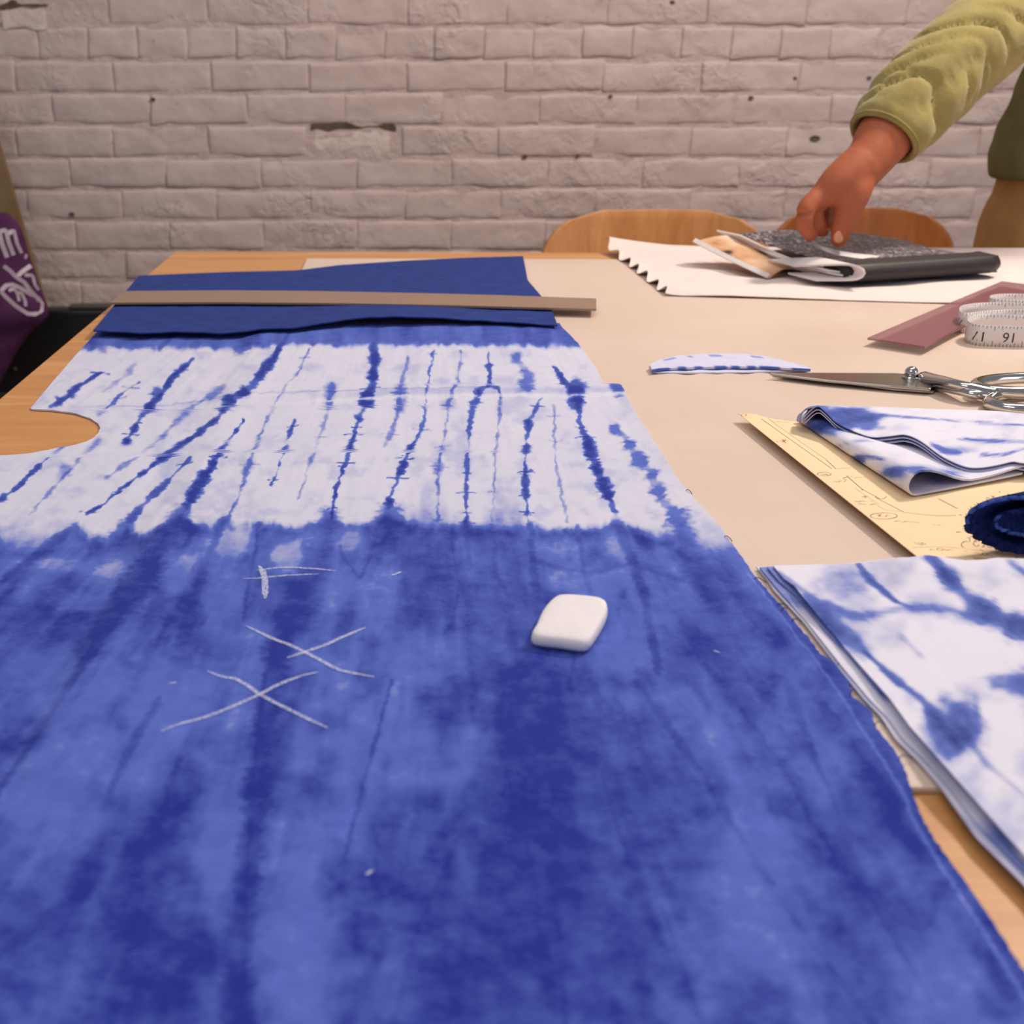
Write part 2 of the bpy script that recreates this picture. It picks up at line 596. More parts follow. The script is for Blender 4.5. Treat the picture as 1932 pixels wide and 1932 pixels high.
SM = [brick_mesh(SL - 0.0012, CH - 0.0045, 100 + k) for k in range(14)]
HM = [brick_mesh(SL / 2 - 0.0012, CH - 0.0045, 200 + k) for k in range(8)]
far_parts = []
nb = 0
holes = []
wl = np.array(root_loc(wall))
for c in range(-22, 16):
    zc = ZJ - (c + 0.5) * CH          # course 0 lies just under the joint ZJ
    if zc < 0.03 or zc > 2.42: continue
    header = (c % 12 == 0)
    pitch = SL / 2 if header else SL
    j0 = PY(27 if c % 2 == 1 else 27 + 90, 140, WY)[0]
    if c == 2: j0 = PY(100, 205, WY)[0]
    if c == 3: j0 = PY(576, 262, WY)[0]
    if header: j0 = PY(259, 85, WY)[0]
    k0 = int(math.floor((X0 - j0) / pitch)) + 1
    k1 = int(math.floor((X1 - j0) / pitch)) - 1
    for k in range(k0, k1 + 1):
        xc = j0 + (k + 0.5) * pitch
        me = random.choice(HM if header else SM)
        yo = WY + random.uniform(-0.0010, 0.0012)
        # two broken bricks stand back from the face
        hole = (c == 3 and abs(xc - PY(665, 262, WY)[0]) < SL * 0.5) or (c == -1 and abs(xc - PY(52, 30, WY)[0]) < SL * 0.5)
        near = 0.42 < zc < 1.20 and -0.95 < xc < 1.75
        if near:
            o = bpy.data.objects.new('brick', me)
            C.objects.link(o); o.parent = wall
            if hole:
                holes.append((xc, zc, 1.0) if c == 3 else (PY(46, 30, WY)[0], zc - 0.024, 0.55))
                yo = WY + 0.009
            o.location = Vector((xc, yo, zc + random.uniform(-0.0012, 0.0012))) - Vector(wl)
            o.rotation_euler = (random.uniform(-0.012, 0.012), random.uniform(-0.008, 0.008), random.uniform(-0.006, 0.006))
            nb += 1
        else:
            vv = np.array([v.co for v in me.vertices]) + np.array([xc, yo, zc])
            far_parts.append((vv, [tuple(p.vertices) for p in me.polygons]))
v_, f_ = join(far_parts)
fb = obj('outlying_bricks', v_, f_, M_BRICK, wall)
fb['kind'] = 'stuff'
for (xc, zc, hw_) in holes:             # pale patch of bare mortar with a dark strip painting a gap's shade along its top
    n = 16
    xs = np.linspace(xc - 0.094 * hw_, xc + 0.094 * hw_, n)
    bot = zc + 0.026 + (vnoise(xs * 45, 0 * xs, 4) - .5) * 0.012
    top = zc + 0.036 + (vnoise(xs * 60, 0 * xs + 3, 5) - .5) * 0.014
    G = np.stack([np.stack([xs, 0 * xs + WY + 0.0012 - 0.0035 * (hw_ < 1), bot], -1), np.stack([xs, 0 * xs + WY + 0.0006 - 0.0035 * (hw_ < 1), np.maximum(top, bot + 0.002)], -1)])
    v, f = sheet(G, 0.004, np.broadcast_to(np.array([0, 1.0, 0]), G.shape))
    obj('gap_shade', v, f, M_HOLE_SHADE, wall)
    xs = np.linspace(xc - 0.085 * hw_, xc + 0.08 * hw_, n)
    b0 = zc - 0.018 + (vnoise(xs * 45, 0 * xs + 9, 4) - .5) * 0.02
    t0 = zc + 0.021 + (vnoise(xs * 60, 0 * xs + 5, 5) - .5) * 0.008
    rows = [np.stack([xs, WY + 0.0019 - 0.0042 * (hw_ < 1) + (vnoise(xs * 50, 0 * xs + k * 2.2, 7) - .5) * 0.002, b0 + (t0 - b0) * k / 4], -1) for k in range(5)]
    v, f = sheet(np.stack(rows), 0.006, np.broadcast_to(np.array([0, 1.0, 0]), (5, n, 3)))
    obj('bare_patch', v, f, M_RAWBRICK, wall)
for hx, hy, r in ((1417, 185, 5), (990, 296, 5), (1090, 294, 4), (1152, 182, 4), (1500, 148, 4), (1268, 5, 5), (1640, 147, 4), (288, 188, 5), (135, 405, 6), (1538, 261, 6.4)):
    p = PY(hx, hy, WY - 0.001)
    rr = r * 0.00112
    a = np.linspace(0, 2 * math.pi, 9)[:-1]
    ring = np.stack([p[0] + rr * np.cos(a) * (1.6 if r > 6 else 1), 0 * a + WY - 0.0022, p[2] + rr * 0.8 * np.sin(a)], -1)
    v = np.concatenate([ring, ring + [0, 0.012, 0]])
    f = [tuple(range(8))] + [(k, (k + 1) % 8, 8 + (k + 1) % 8, 8 + k) for k in range(8)]
    obj('nail_hole_shade', v, f, M_HOLE_SHADE, wall)  # closed dark cap painting the shade of a nail hole

# ------------------------------------------------------------------ table and mat
ROT = -0.022
CL = P(330, 474)                       # far left corner
ex = np.array([math.cos(ROT), math.sin(ROT)]); ey = np.array([-math.sin(ROT), math.cos(ROT)])


def tb(a, b_):                         # table coordinates: a to the right, b towards the camera
    q = CL[:2] + ex * a - ey * b_
    return (q[0], q[1])


TW, TD = 2.35, 1.62
table = thing('work_table', 'long light maple work table carrying the indigo cloths and cutting mat', 'table', (tb(TW / 2, TD / 2)[0], tb(TW / 2, TD / 2)[1], 0))
top = obj('tabletop', *prism([tb(0, TD), tb(TW, TD), tb(TW, 0), tb(0, 0)], TZ - 0.035, TZ), M_TABLE, table, False)
bevel(top, 0.002)
for a, c in ((0.07, 0.07), (TW - 0.07, 0.07), (0.07, TD - 0.07), (TW - 0.07, TD - 0.07)):
    q = [tb(a - .03, c + .03), tb(a + .03, c + .03), tb(a + .03, c - .03), tb(a - .03, c - .03)]
    obj('leg', *prism(q, 0, TZ - 0.0355), M_TABLE, table, False)
for (a0, a1, c0, c1) in ((0.102, TW - 0.102, 0.055, 0.08), (0.102, TW - 0.102, TD - 0.08, TD - 0.055),
                         (0.055, 0.08, 0.102, TD - 0.102), (TW - 0.08, TW - 0.055, 0.102, TD - 0.102)):
    obj('apron', *prism([tb(a0, c1), tb(a1, c1), tb(a1, c0), tb(a0, c0)], TZ - 0.12, TZ - 0.0355), M_TABLE, table, False)


def tcoord(p):
    d = np.asarray(p)[..., :2] - CL[:2]
    return d @ ex, -(d @ ey)


MA0 = tcoord(P(580, 490))[0]
MB0 = tcoord(P(1000, 493))[1]
MB1 = tcoord(P(1745, 1499))[1]
MA1 = 1.95
MT = 0.003
mat_o = obj('cutting_mat', *prism([tb(MA0, MB1), tb(MA1, MB1), tb(MA1, MB0), tb(MA0, MB0)], TZ + 0.0002, TZ + MT), M_MAT, None, False)
bevel(mat_o, 0.0008)
tag(mat_o, 'large translucent cream cutting mat lying flat on the table', 'cutting mat')


def ground(x, y):
    """height of table/mat above TZ under a cloth, softly stepped"""
    d = np.stack([np.asarray(x), np.asarray(y)], -1) - CL[:2]
    a, c = d @ ex, -(d @ ey)
    ins = sstep(MA0 - 0.03, MA0 - 0.002, a) * sstep(MB0 - 0.03, MB0 - 0.002, c) * (1 - sstep(MB1 + 0.002, MB1 + 0.02, c))
    return 0.0003 + (MT) * ins


# ------------------------------------------------------------------ dye canvases (pattern drawn on the cloth)
class Canvas:
    def __init__(s, x0, y0, x1, y1, st):
        s.x0, s.y0, s.st = x0, y0, st
        s.X, s.Y = np.meshgrid(np.arange(x0, x1 + st, st), np.arange(y0, y1 + st, st))
        s.D = np.zeros_like(s.X, float)

    def _box(s, x0, y0, x1, y1):
        h, w_ = s.D.shape
        i0 = max(0, int((y0 - s.y0) / s.st)); i1 = min(h, int((y1 - s.y0) / s.st) + 2)
        j0 = max(0, int((x0 - s.x0) / s.st)); j1 = min(w_, int((x1 - s.x0) / s.st) + 2)
        return slice(i0, i1), slice(j0, j1)

    def put(s, bx, m, a):
        d = s.D[bx]
        s.D[bx] = np.where(a > 0, d + (1 - d) * np.clip(m * a, 0, 1), d * (1 - np.clip(-m * a, 0, 1))) if np.isscalar(a) else d

    def stroke(s, pts, w0, w1, a, beads=0.0, seed=0, ticks=0, period=22, soft=0.5, fade=0.0):
        """soft dye line; beads modulates the width along the line, ticks adds thread marks"""
        pts = resample(np.asarray(pts, float), max(6, int(len(pts) * 6)))
        L = np.concatenate([[0], np.cumsum(np.linalg.norm(np.diff(pts, axis=0), axis=1))])
        pad = max(w0, w1) * 1.8 + 6
        bx = s._box(pts[:, 0].min() - pad, pts[:, 1].min() - pad, pts[:, 0].max() + pad, pts[:, 1].max() + pad)
        X, Y = s.X[bx], s.Y[bx]
        if X.size == 0: return
        best = np.full(X.shape, 1e9); arc = np.zeros(X.shape)
        for k in range(len(pts) - 1):
            a0, a1 = pts[k], pts[k + 1]
            d = a1 - a0; l2 = d @ d + 1e-9
            t = np.clip(((X - a0[0]) * d[0] + (Y - a0[1]) * d[1]) / l2, 0, 1)
            q = np.hypot(X - a0[0] - t * d[0], (Y - a0[1] - t * d[1]))
            m = q < best
            best[m] = q[m]; arc[m] = (L[k] + t * math.sqrt(l2))[m]
        u = arc / L[-1]
        wd = w0 + (w1 - w0) * u
        inten = np.ones_like(u)
        if beads:
            bn = vnoise(arc / period, 0 * arc + seed * 3.1, seed)
            bn2 = vnoise(arc / (period * 0.4), 0 * arc + seed * 1.7, seed + 9)
            wd = wd * (1 - beads + beads * 1.7 * sstep(0.25, 0.8, 0.7 * bn + 0.3 * bn2))
            inten = 0.55 + 0.45 * sstep(0.2, 0.6, bn)
        rag = (fbm(X / 11, Y / 2.8, 3, seed + 2) - 0.5) * 1.2
        e = best / np.maximum(wd / 2, 0.8) + rag
        m = (1 - sstep(1 - soft, 1 + soft, e)) * inten
        if fade: m = m * sstep(0, fade, u) * (1 - sstep(1 - fade, 1.0, u))
        s.put(bx, m, a)
        if ticks:
            rr = np.random.RandomState(seed + 50)
            for k in range(ticks):
                q = pts[rr.randint(len(pts))]
                hw = rr.uniform(7, 20)
                s.stroke([(q[0] - hw, q[1] + rr.uniform(-2, 2)), (q[0], q[1]), (q[0] + hw, q[1] + rr.uniform(-2, 2))], 1.2, 1.2, a * 0.8, soft=0.6)

    def blob(s, x, y, rx, ry, a, seed=0, rag=0.6, soft=0.55, rot=0.0):
        pad = 1.9
        R = max(rx, ry) * pad
        bx = s._box(x - R, y - R, x + R, y + R)
        X, Y = s.X[bx] - x, s.Y[bx] - y
        if X.size == 0: return
        c, q = math.cos(rot), math.sin(rot)
        U = (X * c + Y * q) / rx; W = (-X * q + Y * c) / ry
        e = np.hypot(U, W) + (fbm(s.X[bx] / (rx * .5 + 6), s.Y[bx] / (ry * .5 + 6), 4, seed) - 0.5) * rag * 2
        s.put(bx, 1 - sstep(1 - soft, 1 + soft, e), a)

    def sample(s, x, y):
        fx = np.clip((x - s.x0) / s.st, 0, s.D.shape[1] - 1.001); fy = np.clip((y - s.y0) / s.st, 0, s.D.shape[0] - 1.001)
        i = fy.astype(int); j = fx.astype(int); fx = fx - j; fy = fy - i
        D = s.D
        return (D[i, j] * (1 - fx) + D[i, j + 1] * fx) * (1 - fy) + (D[i + 1, j] * (1 - fx) + D[i + 1, j + 1] * fx) * fy


cv = Canvas(-120, 590, 2300, 2400, 2.0)
X, Y = cv.X, cv.Y
# polar coordinates about the point the pleats fan out from
th = (X - 800) / (Y - 300)
rad = np.log(Y - 300)
str1 = fbm(th * 26, rad * 7, 5, 1)
str2 = fbm(th * 9, rad * 6, 4, 5)
mott = fbm(X / 60, Y / 38, 5, 8)
low = 0.62 + 0.62 * (str1 - 0.5) + 0.62 * (str2 - 0.5) + 0.50 * (mott - 0.5)
low = low + 0.05 * sstep(1000, 1200, Y)
bx_ = [-120, 0, 60, 100, 142, 165, 200, 238, 262, 300, 344, 364, 395, 424, 450, 490, 560, 595, 622, 650, 676, 705, 732, 766, 805, 850, 881, 900, 960, 997, 1030, 1080, 1130, 1163, 1200, 1240, 1300, 1345, 2300]
by_ = [1010, 1000, 1002, 1004, 986, 1004, 1014, 988, 1008, 996, 970, 992, 998, 981, 997, 990, 1000, 990, 975, 990, 993, 988, 972, 988, 997, 993, 986, 997, 999, 991, 1001, 1004, 1000, 986, 1000, 1012, 1012, 1020, 1020]
yb = np.interp(X, bx_, by_) + (fbm(X / 9, Y / 30, 3, 21) - .5) * 14
soft = 9 + 16 * sstep(300, 0, X) + 16 * sstep(1200, 1300, X)
ml = sstep(-soft, soft * 1.2, Y - yb)
ring_dark = np.exp(-((Y - yb - 14) / 13.0) ** 2) * 0.16
wht = 0.035 + 0.10 * sstep(0.5, 0.8, fbm(X / 40, Y / 25, 4, 30)) + 0.05 * (fbm(X / 110, Y / 70, 3, 33))
yt = 655 + (fbm(X / 14, Y / 50, 3, 41) - .5) * 16
mt_ = 1 - sstep(-7, 6, Y - yt)
upv = 0.62 + 0.55 * (fbm(X / 26, Y / 60, 3, 44) - .5)
cv.D = np.clip(wht * (1 - ml) * (1 - mt_) + ml * (low + ring_dark) + mt_ * upv, 0, 1)

# dark and light areas of the lower, fully dyed part
for (x, y, rx, ry, a, sd) in [
    (95, 1165, 130, 45, .45, 1), (525, 1125, 62, 60, .5, 2), (800, 1090, 62, 110, .55, 3), (940, 1110, 70, 110, .35, 4),
    (560, 1380, 60, 40, .2, 5), (260, 1560, 120, 60, .25, 6), (180, 1690, 150, 110, .3, 7), (60, 1800, 120, 120, .3, 8),
    (330, 1800, 90, 130, .3, 9), (1010, 1330, 60, 90, .6, 10), (1010, 1480, 110, 140, .55, 11), (960, 1680, 190, 160, .5, 12),
    (900, 1880, 230, 130, .5, 13), (1150, 1560, 110, 160, .4, 14), (1180, 1800, 130, 140, .35, 15), (1300, 1200, 90, 60, .35, 16),
    (1370, 1130, 60, 50, .3, 17), (1640, 1500, 60, 80, .3, 18), (1120, 1230, 40, 60, .3, 19), (1330, 1640, 70, 110, .3, 20), (1700, 1800, 90, 110, .25, 31),
    (1290, 1060, 40, 26, .3, 32), (680, 1050, 30, 30, .3, 33)]:
    cv.blob(x, y, rx, ry, a, sd)
for (x, y, rx, ry, a, sd) in [
    (1070, 1038, 48, 22, -.42, 21), (1165, 1042, 36, 24, -.38, 22), (1095, 1092, 45, 26, -.45, 23), (1165, 1100, 40, 26, -.34, 24),
    (1192, 1165, 20, 40, -.30, 25), (1170, 1245, 62, 34, -.38, 26), (905, 1235, 60, 40, -.26, 27), (310, 1320, 80, 90, -.34, 28),
    (560, 1790, 75, 140, -.30, 29), (1420, 1700, 120, 130, -.34, 30), (1495, 1330, 45, 60, -.34, 31), (430, 1560, 60, 140, -.26, 32),
    (700, 1430, 90, 70, -.26, 33), (420, 1120, 40, 80, -.26, 34), (660, 1022, 32, 22, -.46, 35), (430, 1030, 36, 34, -.5, 36),
    (200, 1070, 60, 26, -.45, 37), (1560, 1430, 50, 80, -.26, 38), (620, 1560, 60, 70, -.26, 39), (100, 1500, 90, 80, -.26, 40),
    (60, 1290, 90, 70, -.18, 41), (700, 1085, 14, 22, -.4, 42), (545, 1060, 30, 34, -.5, 43), (1250, 1150, 60, 40, -.2, 44), (1790, 1800, 50, 110, -.3, 45),
    (800, 1250, 70, 40, -.2, 46), (60, 1010, 60, 20, -.5, 47), (1320, 1030, 40, 18, -.4, 48), (240, 1430, 80, 60, -.22, 49), (330, 1080, 30, 50, -.4, 50), (450, 1010, 30, 16, -.5, 51), (590, 1015, 26, 16, -.4, 52), (100, 1060, 60, 14, -.4, 53), (160, 1130, 60, 16, -.3, 54)]:
    cv.blob(x, y, rx, ry, a, sd)
for (pts, w0, w1, a) in [
    ([(344, 975), (300, 1040), (240, 1130), (170, 1220)], 42, 60, .80), ([(230, 1150), (160, 1250), (60, 1400), (-40, 1540)], 22, 12, .55),
    ([(142, 988), (70, 1040), (0, 1092), (-60, 1130)], 16, 16, .6), ([(238, 990), (150, 1080), (40, 1170)], 26, 44, .42),
    ([(424, 985), (385, 1070), (355, 1180), (340, 1225)], 14, 26, .45), ([(490, 993), (472, 1090), (460, 1175)], 6, 7, .55),
    ([(545, 1165), (512, 1300), (490, 1440), (474, 1600), (452, 1760), (445, 1960)], 46, 64, .80), ([(500, 1280), (480, 1460), (462, 1680), (455, 1960)], 8, 10, .6),
    ([(622, 980), (590, 1060), (560, 1180)], 34, 60, .4), ([(735, 978), (715, 1030), (695, 1090)], 40, 24, .45), ([(640, 1035), (660, 1075), (680, 1098), (700, 1055)], 5, 5, .4),
    ([(850, 1030), (866, 1100), (855, 1180), (835, 1205)], 5, 6, .45), ([(1000, 995), (1006, 1070), (1016, 1190), (1010, 1300)], 12, 26, .45),
    ([(1163, 990), (1190, 1050), (1215, 1130), (1242, 1270)], 26, 14, .6), ([(740, 1290), (712, 1390), (680, 1500), (650, 1610)], 6, 9, .6), ([(712, 1390), (700, 1430)], 14, 12, .3),
    ([(300, 1330), (250, 1410), (195, 1520)], 16, 14, .45), ([(1000, 1300), (880, 1500), (760, 1690), (640, 1960)], 22, 30, .3),
    ([(1060, 1270), (1130, 1420), (1200, 1560), (1290, 1720)], 16, 26, .32), ([(1200, 1290), (1290, 1420), (1390, 1560), (1460, 1660)], 12, 14, .42),
    ([(1330, 1260), (1440, 1400), (1560, 1580), (1640, 1720)], 10, 12, .40), ([(1490, 1310), (1540, 1450), (1600, 1560)], 18, 9, .35), ([(1030, 1580), (1055, 1760), (1070, 1960)], 8, 10, .45),
    ([(1420, 1620), (1540, 1780), (1660, 1940)], 10, 12, .3), ([(1250, 1700), (1330, 1940)], 9, 10, .35), ([(1005, 1060), (1060, 1078), (1120, 1085), (1190, 1070), (1290, 1100)], 8, 8, .35),
    ([(1090, 1000), (1100, 1080), (1120, 1140)], 9, 12, .3), ([(1290, 1010), (1310, 1080), (1350, 1130)], 34, 40, .35), ([(880, 990), (885, 1080)], 10, 12, .4), ([(930, 1000), (935, 1090), (960, 1130)], 10, 8, .3),
    ([(1480, 1440), (1620, 1650), (1760, 1880)], 9, 9, .25), ([(1120, 1430), (1200, 1640)], 8, 8, .3), ([(870, 1560), (780, 1760), (740, 1940)], 8, 10, .25), ([(1130, 1160), (1090, 1200), (1075, 1300)], 8, 8, .35)]:
    cv.stroke(pts, w0, w1, a, beads=0.2, seed=int(pts[0][0]) % 90, period=60, soft=0.5)
# pleat streaks of the white band:  points, w0, w1, strength, beads, ticks
for k, (pts, w0, w1, a, bd, tk) in enumerate([
    ([(188, 700), (150, 725), (120, 749), (95, 763)], 5, 15, .85, .5, 2), ([(255, 685), (225, 715), (195, 735)], 12, 8, .28, .4, 0),
    ([(262, 718), (235, 735), (207, 760), (185, 780)], 4, 7, .55, .6, 2), ([(363, 673), (330, 704), (299, 745), (275, 771), (258, 794), (238, 830)], 8, 11, .92, .55, 3),
    ([(298, 735), (285, 765)], 16, 14, .6, .3, 2), ([(422, 727), (358, 768), (308, 817), (265, 854), (200, 897)], 12, 8, .34, .6, 0),
    ([(545, 632), (520, 672), (477, 731), (434, 758)], 9, 20, .92, .45, 3), ([(434, 758), (410, 791), (381, 811), (344, 834), (275, 884), (232, 914), (199, 943), (162, 966)], 12, 4, .85, .6, 4),
    ([(116, 837), (70, 877), (36, 910), (13, 927), (-20, 955)], 5, 9, .80, .6, 2), ([(187, 824), (146, 864), (122, 890), (56, 966)], 8, 6, .34, .6, 1), ([(125, 880), (112, 896)], 22, 18, .3, .2, 0),
    ([(358, 864), (331, 890), (291, 927), (245, 975)], 6, 15, .70, .5, 1), ([(460, 798), (440, 824), (424, 847), (404, 874), (377, 914), (354, 957)], 5, 20, .95, .6, 5),
    ([(583, 662), (563, 702), (530, 745), (497, 808), (470, 880), (454, 933), (430, 985)], 6, 7, .38, .6, 1), ([(472, 878), (462, 892)], 22, 14, .3, .2, 1),
    ([(556, 798), (546, 821), (533, 864), (513, 920)], 7, 4, .72, .8, 3), ([(626, 730), (620, 775), (596, 847), (583, 884), (563, 945)], 12, 5, .34, .6, 2), ([(622, 738), (620, 756)], 20, 18, .3, .2, 0),
    ([(706, 655), (706, 690), (700, 735), (692, 758)], 15, 16, .96, .4, 3), ([(692, 758), (670, 814), (653, 874), (633, 930), (625, 978)], 16, 5, .95, .65, 6),
    ([(769, 678), (759, 722), (752, 765), (746, 801), (726, 845)], 7, 9, .34, .5, 1), ([(756, 740), (754, 772)], 22, 20, .34, .2, 1),
    ([(818, 665), (805, 748), (799, 798), (790, 827)], 4, 5, .5, .6, 2), ([(790, 824), (775, 847), (762, 877), (754, 900), (742, 930), (732, 962)], 9, 14, .93, .6, 4),
    ([(871, 665), (862, 728), (845, 765), (838, 831), (827, 887), (825, 985)], 6, 5, .36, .5, 2), ([(848, 764), (840, 768)], 26, 22, .30, .1, 2), ([(826, 880), (826, 892)], 18, 18, .36, .2, 2),
    ([(921, 668), (924, 715), (922, 732)], 9, 6, .72, .8, 1), ([(904, 738), (893, 768), (886, 801), (885, 831), (881, 874), (880, 940), (881, 990)], 10, 4, .66, .8, 5),
    ([(902, 752), (908, 737), (925, 732), (940, 738), (947, 754)], 7, 7, .7, .3, 0), ([(974, 678), (994, 708), (994, 732)], 14, 24, .42, .4, 1),
    ([(945, 754), (941, 801), (935, 847), (931, 914), (928, 990)], 5, 4, .34, .5, 1), ([(1021, 755), (1007, 781), (997, 804)], 4, 8, .7, .5, 1), ([(997, 804), (994, 827), (991, 877), (991, 947), (996, 990)], 12, 7, .80, .8, 6),
    ([(1044, 768), (1047, 834), (1050, 894), (1070, 990)], 4, 5, .30, .4, 2), ([(1044, 695), (1064, 722), (1087, 748)], 7, 17, .92, .4, 1),
    ([(1087, 738), (1086, 760)], 36, 26, .85, .2, 2), ([(1090, 760), (1093, 801), (1107, 834), (1123, 877), (1136, 914), (1160, 970)], 15, 20, .96, .55, 6),
    ([(1160, 811), (1179, 831), (1203, 867), (1229, 897), (1245, 940), (1275, 980)], 18, 34, .48, .55, 3), ([(1160, 733), (1169, 745)], 22, 16, .6, .2, 0),
    ([(330, 628), (300, 655)], 9, 8, .4, .2, 0), ([(480, 628), (455, 656)], 26, 22, .45, .2, 0), ([(170, 640), (195, 658)], 14, 18, .5, .2, 0)]):
    cv.stroke(pts, w0, w1, a, beads=bd, seed=k + 60, ticks=tk, period=15, soft=0.55)
# seam band with a pale crease along the joined pieces
seam = np.interp(X, [60, 430, 620, 800, 1000, 1180], [757, 768, 760, 753, 751, 749])
cv.D += 0.10 * sstep(620, 700, X) * (1 - sstep(2, 8, np.abs(Y - (seam - 9)))) * (1 - ml)
cv.D *= 1 - 0.85 * (1 - sstep(0.8, 2.4, np.abs(Y - seam))) * sstep(380, 640, X) * (Y < 800)
cv.D += 0.16 * (1 - sstep(0.6, 2.0, np.abs(Y - np.interp(X, [0, 300, 450, 1000], [765, 762, 745, 735])))) * sstep(100, 200, X) * (1 - sstep(900, 960, X)) * (Y < 800)
# outline of the big cloth in photo pixels (x of the left and right edge for every row)
LY = [590, 625, 680, 730, 766, 768.5, 770, 775, 785, 795, 803, 812, 820, 828, 835, 838, 845, 852, 855, 858, 900, 1000, 1300, 1800, 2600]
Tl = lambda y: float(700 + (-0.266) * F / ((0.24) / (-(sray(0, y)[2]))))
LX = [210, 180, 130, 87, 57, 62, 100, 140, 171, 185, 189, 185, 177, 163, 140, 115, 85, 50, 0] + [Tl(y) for y in LY[19:]]
RY = [590, 622, 650, 680, 705, 727, 728.5, 731, 760, 800, 850, 905, 950, 1000, 1025, 1060, 1091, 1138, 1175, 1210, 1239, 1261, 1290, 1319, 1344, 1380, 1424, 1446, 1504, 1572, 1652, 1700, 1737, 1820, 1932, 2100, 2400, 2800]
RX = [1042, 1062, 1090, 1112, 1128, 1138, 1160, 1171, 1186, 1210, 1242, 1276, 1315, 1360, 1376, 1402, 1423, 1463, 1496, 1525, 1547, 1583, 1600, 1608, 1641, 1653, 1691, 1702, 1722, 1764, 1822, 1853, 1879, 1932, 2000, 2110, 2300, 2560]
# selvedge: darker margin with a pale stitched line just inside it
RXc = np.interp(Y, RY, RX)
dist_r = RXc - X
wline = np.interp(Y, [1030, 1150, 1300, 1500, 1900], [1.2, 2.5, 3.0, 4.5, 6.0])
offl = np.interp(Y, [1030, 1120, 1200, 1260, 1320, 1450, 1700, 1932], [4, 12, 22, 34, 22, 40, 26, 36]) + 0 * X
offl = np.interp(Y, RY, np.array(RX) - np.interp(RY, [1000, 1050, 1120, 1210, 1300, 1400, 1480, 1560, 1650, 1740, 1830, 1932], [1352, 1384, 1436, 1504, 1574, 1640, 1690, 1738, 1796, 1852, 1908, 1972]))
lnm = (1 - sstep(0.4, 1.3, np.abs(dist_r - offl) / wline)) * sstep(1040, 1110, Y)
cv.D = np.where((dist_r < offl) & (Y > 1100), cv.D + (0.86 - cv.D) * 0.55, cv.D)
lowmin = (0.50 + 0.20 * (mott - .5) + 0.16 * (str1 - .5) - 0.20 * (1 - sstep(20, 130, Y - yb))) * sstep(-6, 34, Y - yb)
cv.D = np.maximum(cv.D, lowmin)
cv.D = cv.D * (1 - 0.42 * lnm)
cv.D = np.clip(cv.D, 0.0, 1.0)


def hcloth(px, py, wx, wy):
    """relief of the big cloth above its support"""
    t_ = (px - 800) / (py - 300); r_ = np.log(np.maximum(py - 300, 50))
    h = 0.0011 + 0.0011 * (fbm(t_ * 18, r_ * 4, 3, 71) - .5) + 0.0007 * (fbm(wx * 60, wy * 40, 3, 77) - .5)
    sm = np.interp(px, [60, 430, 620, 800, 1000, 1180], [757, 768, 760, 753, 751, 749])
    h = h + 0.0013 * (1 - sstep(-2, 3, py - sm)) * sstep(-24, -17, py - sm) * sstep(560, 760, px)
    return ground(wx, wy) + np.maximum(h, 0.0004)


rows = np.concatenate([np.arange(612, 1000, 2.0), np.arange(1000, 1990, 2.6), np.array([2000, 2030, 2080, 2150, 2240, 2350, 2500, 2700])])
NC = 700
xl = np.interp(rows, LY, LX) ; xr = np.interp(rows, RY, RX)
xr = xr + (vnoise(rows / 5.0, rows * 0 + 2, 3) - .5) * np.interp(rows, [600, 1000, 1900], [1.5, 3.5, 6])
t = np.linspace(0, 1, NC)
gx = xl[:, None] + (xr - xl)[:, None] * t[None]
gy = np.repeat(rows[:, None], NC, 1)
W = P(gx, gy, MT)
W[..., 2] = TZ + hcloth(gx, gy, W[..., 0], W[..., 1])
wxp = (fbm(gx / 16, gy / 9, 3, 90) - .5) * 9; wyp = (fbm(gx / 18, gy / 12, 3, 95) - .5) * 5
dye = cv.sample(gx + wxp, gy + wyp)
nr = len(rows)
edge = np.concatenate([W[0], W[1:, -1], W[-1, -2::-1], W[-2:0:-1, 0]])
ei = np.concatenate([np.arange(NC), np.arange(1, nr) * NC + NC - 1, (nr - 1) * NC + np.arange(NC - 2, -1, -1), np.arange(nr - 2, 0, -1) * NC])
low_e = edge.copy(); low_e[:, 2] = np.minimum(edge[:, 2] - 0.0006, TZ + ground(edge[:, 0], edge[:, 1]) + 0.0001)
nn = nr * NC; m = len(ei)
ti = nn + np.arange(m); li = nn + m + np.arange(m)
sk = np.stack([ti, np.roll(ti, -1), np.roll(li, -1), li], -1)
cloth = obj('indigo_cloth', np.concatenate([W.reshape(-1, 3), edge, low_e]), np.concatenate([grid_faces(nr, NC, 0, True), sk]), M_DYE)
fattr(cloth, 'dye', np.concatenate([dye.ravel(), dye.ravel()[ei], dye.ravel()[ei]]))
tag(cloth, 'large blue and white shibori dyed cloth with cut armhole spread across the table', 'cloth')


def on_cloth(pts, n=26, dz=0.00035):
    q = resample(np.asarray(pts, float), n)
    w_ = P(q[:, 0], q[:, 1], MT)
    w_[:, 2] = TZ + hcloth(q[:, 0], q[:, 1], w_[:, 0], w_[:, 1]) + dz
    return w_, q


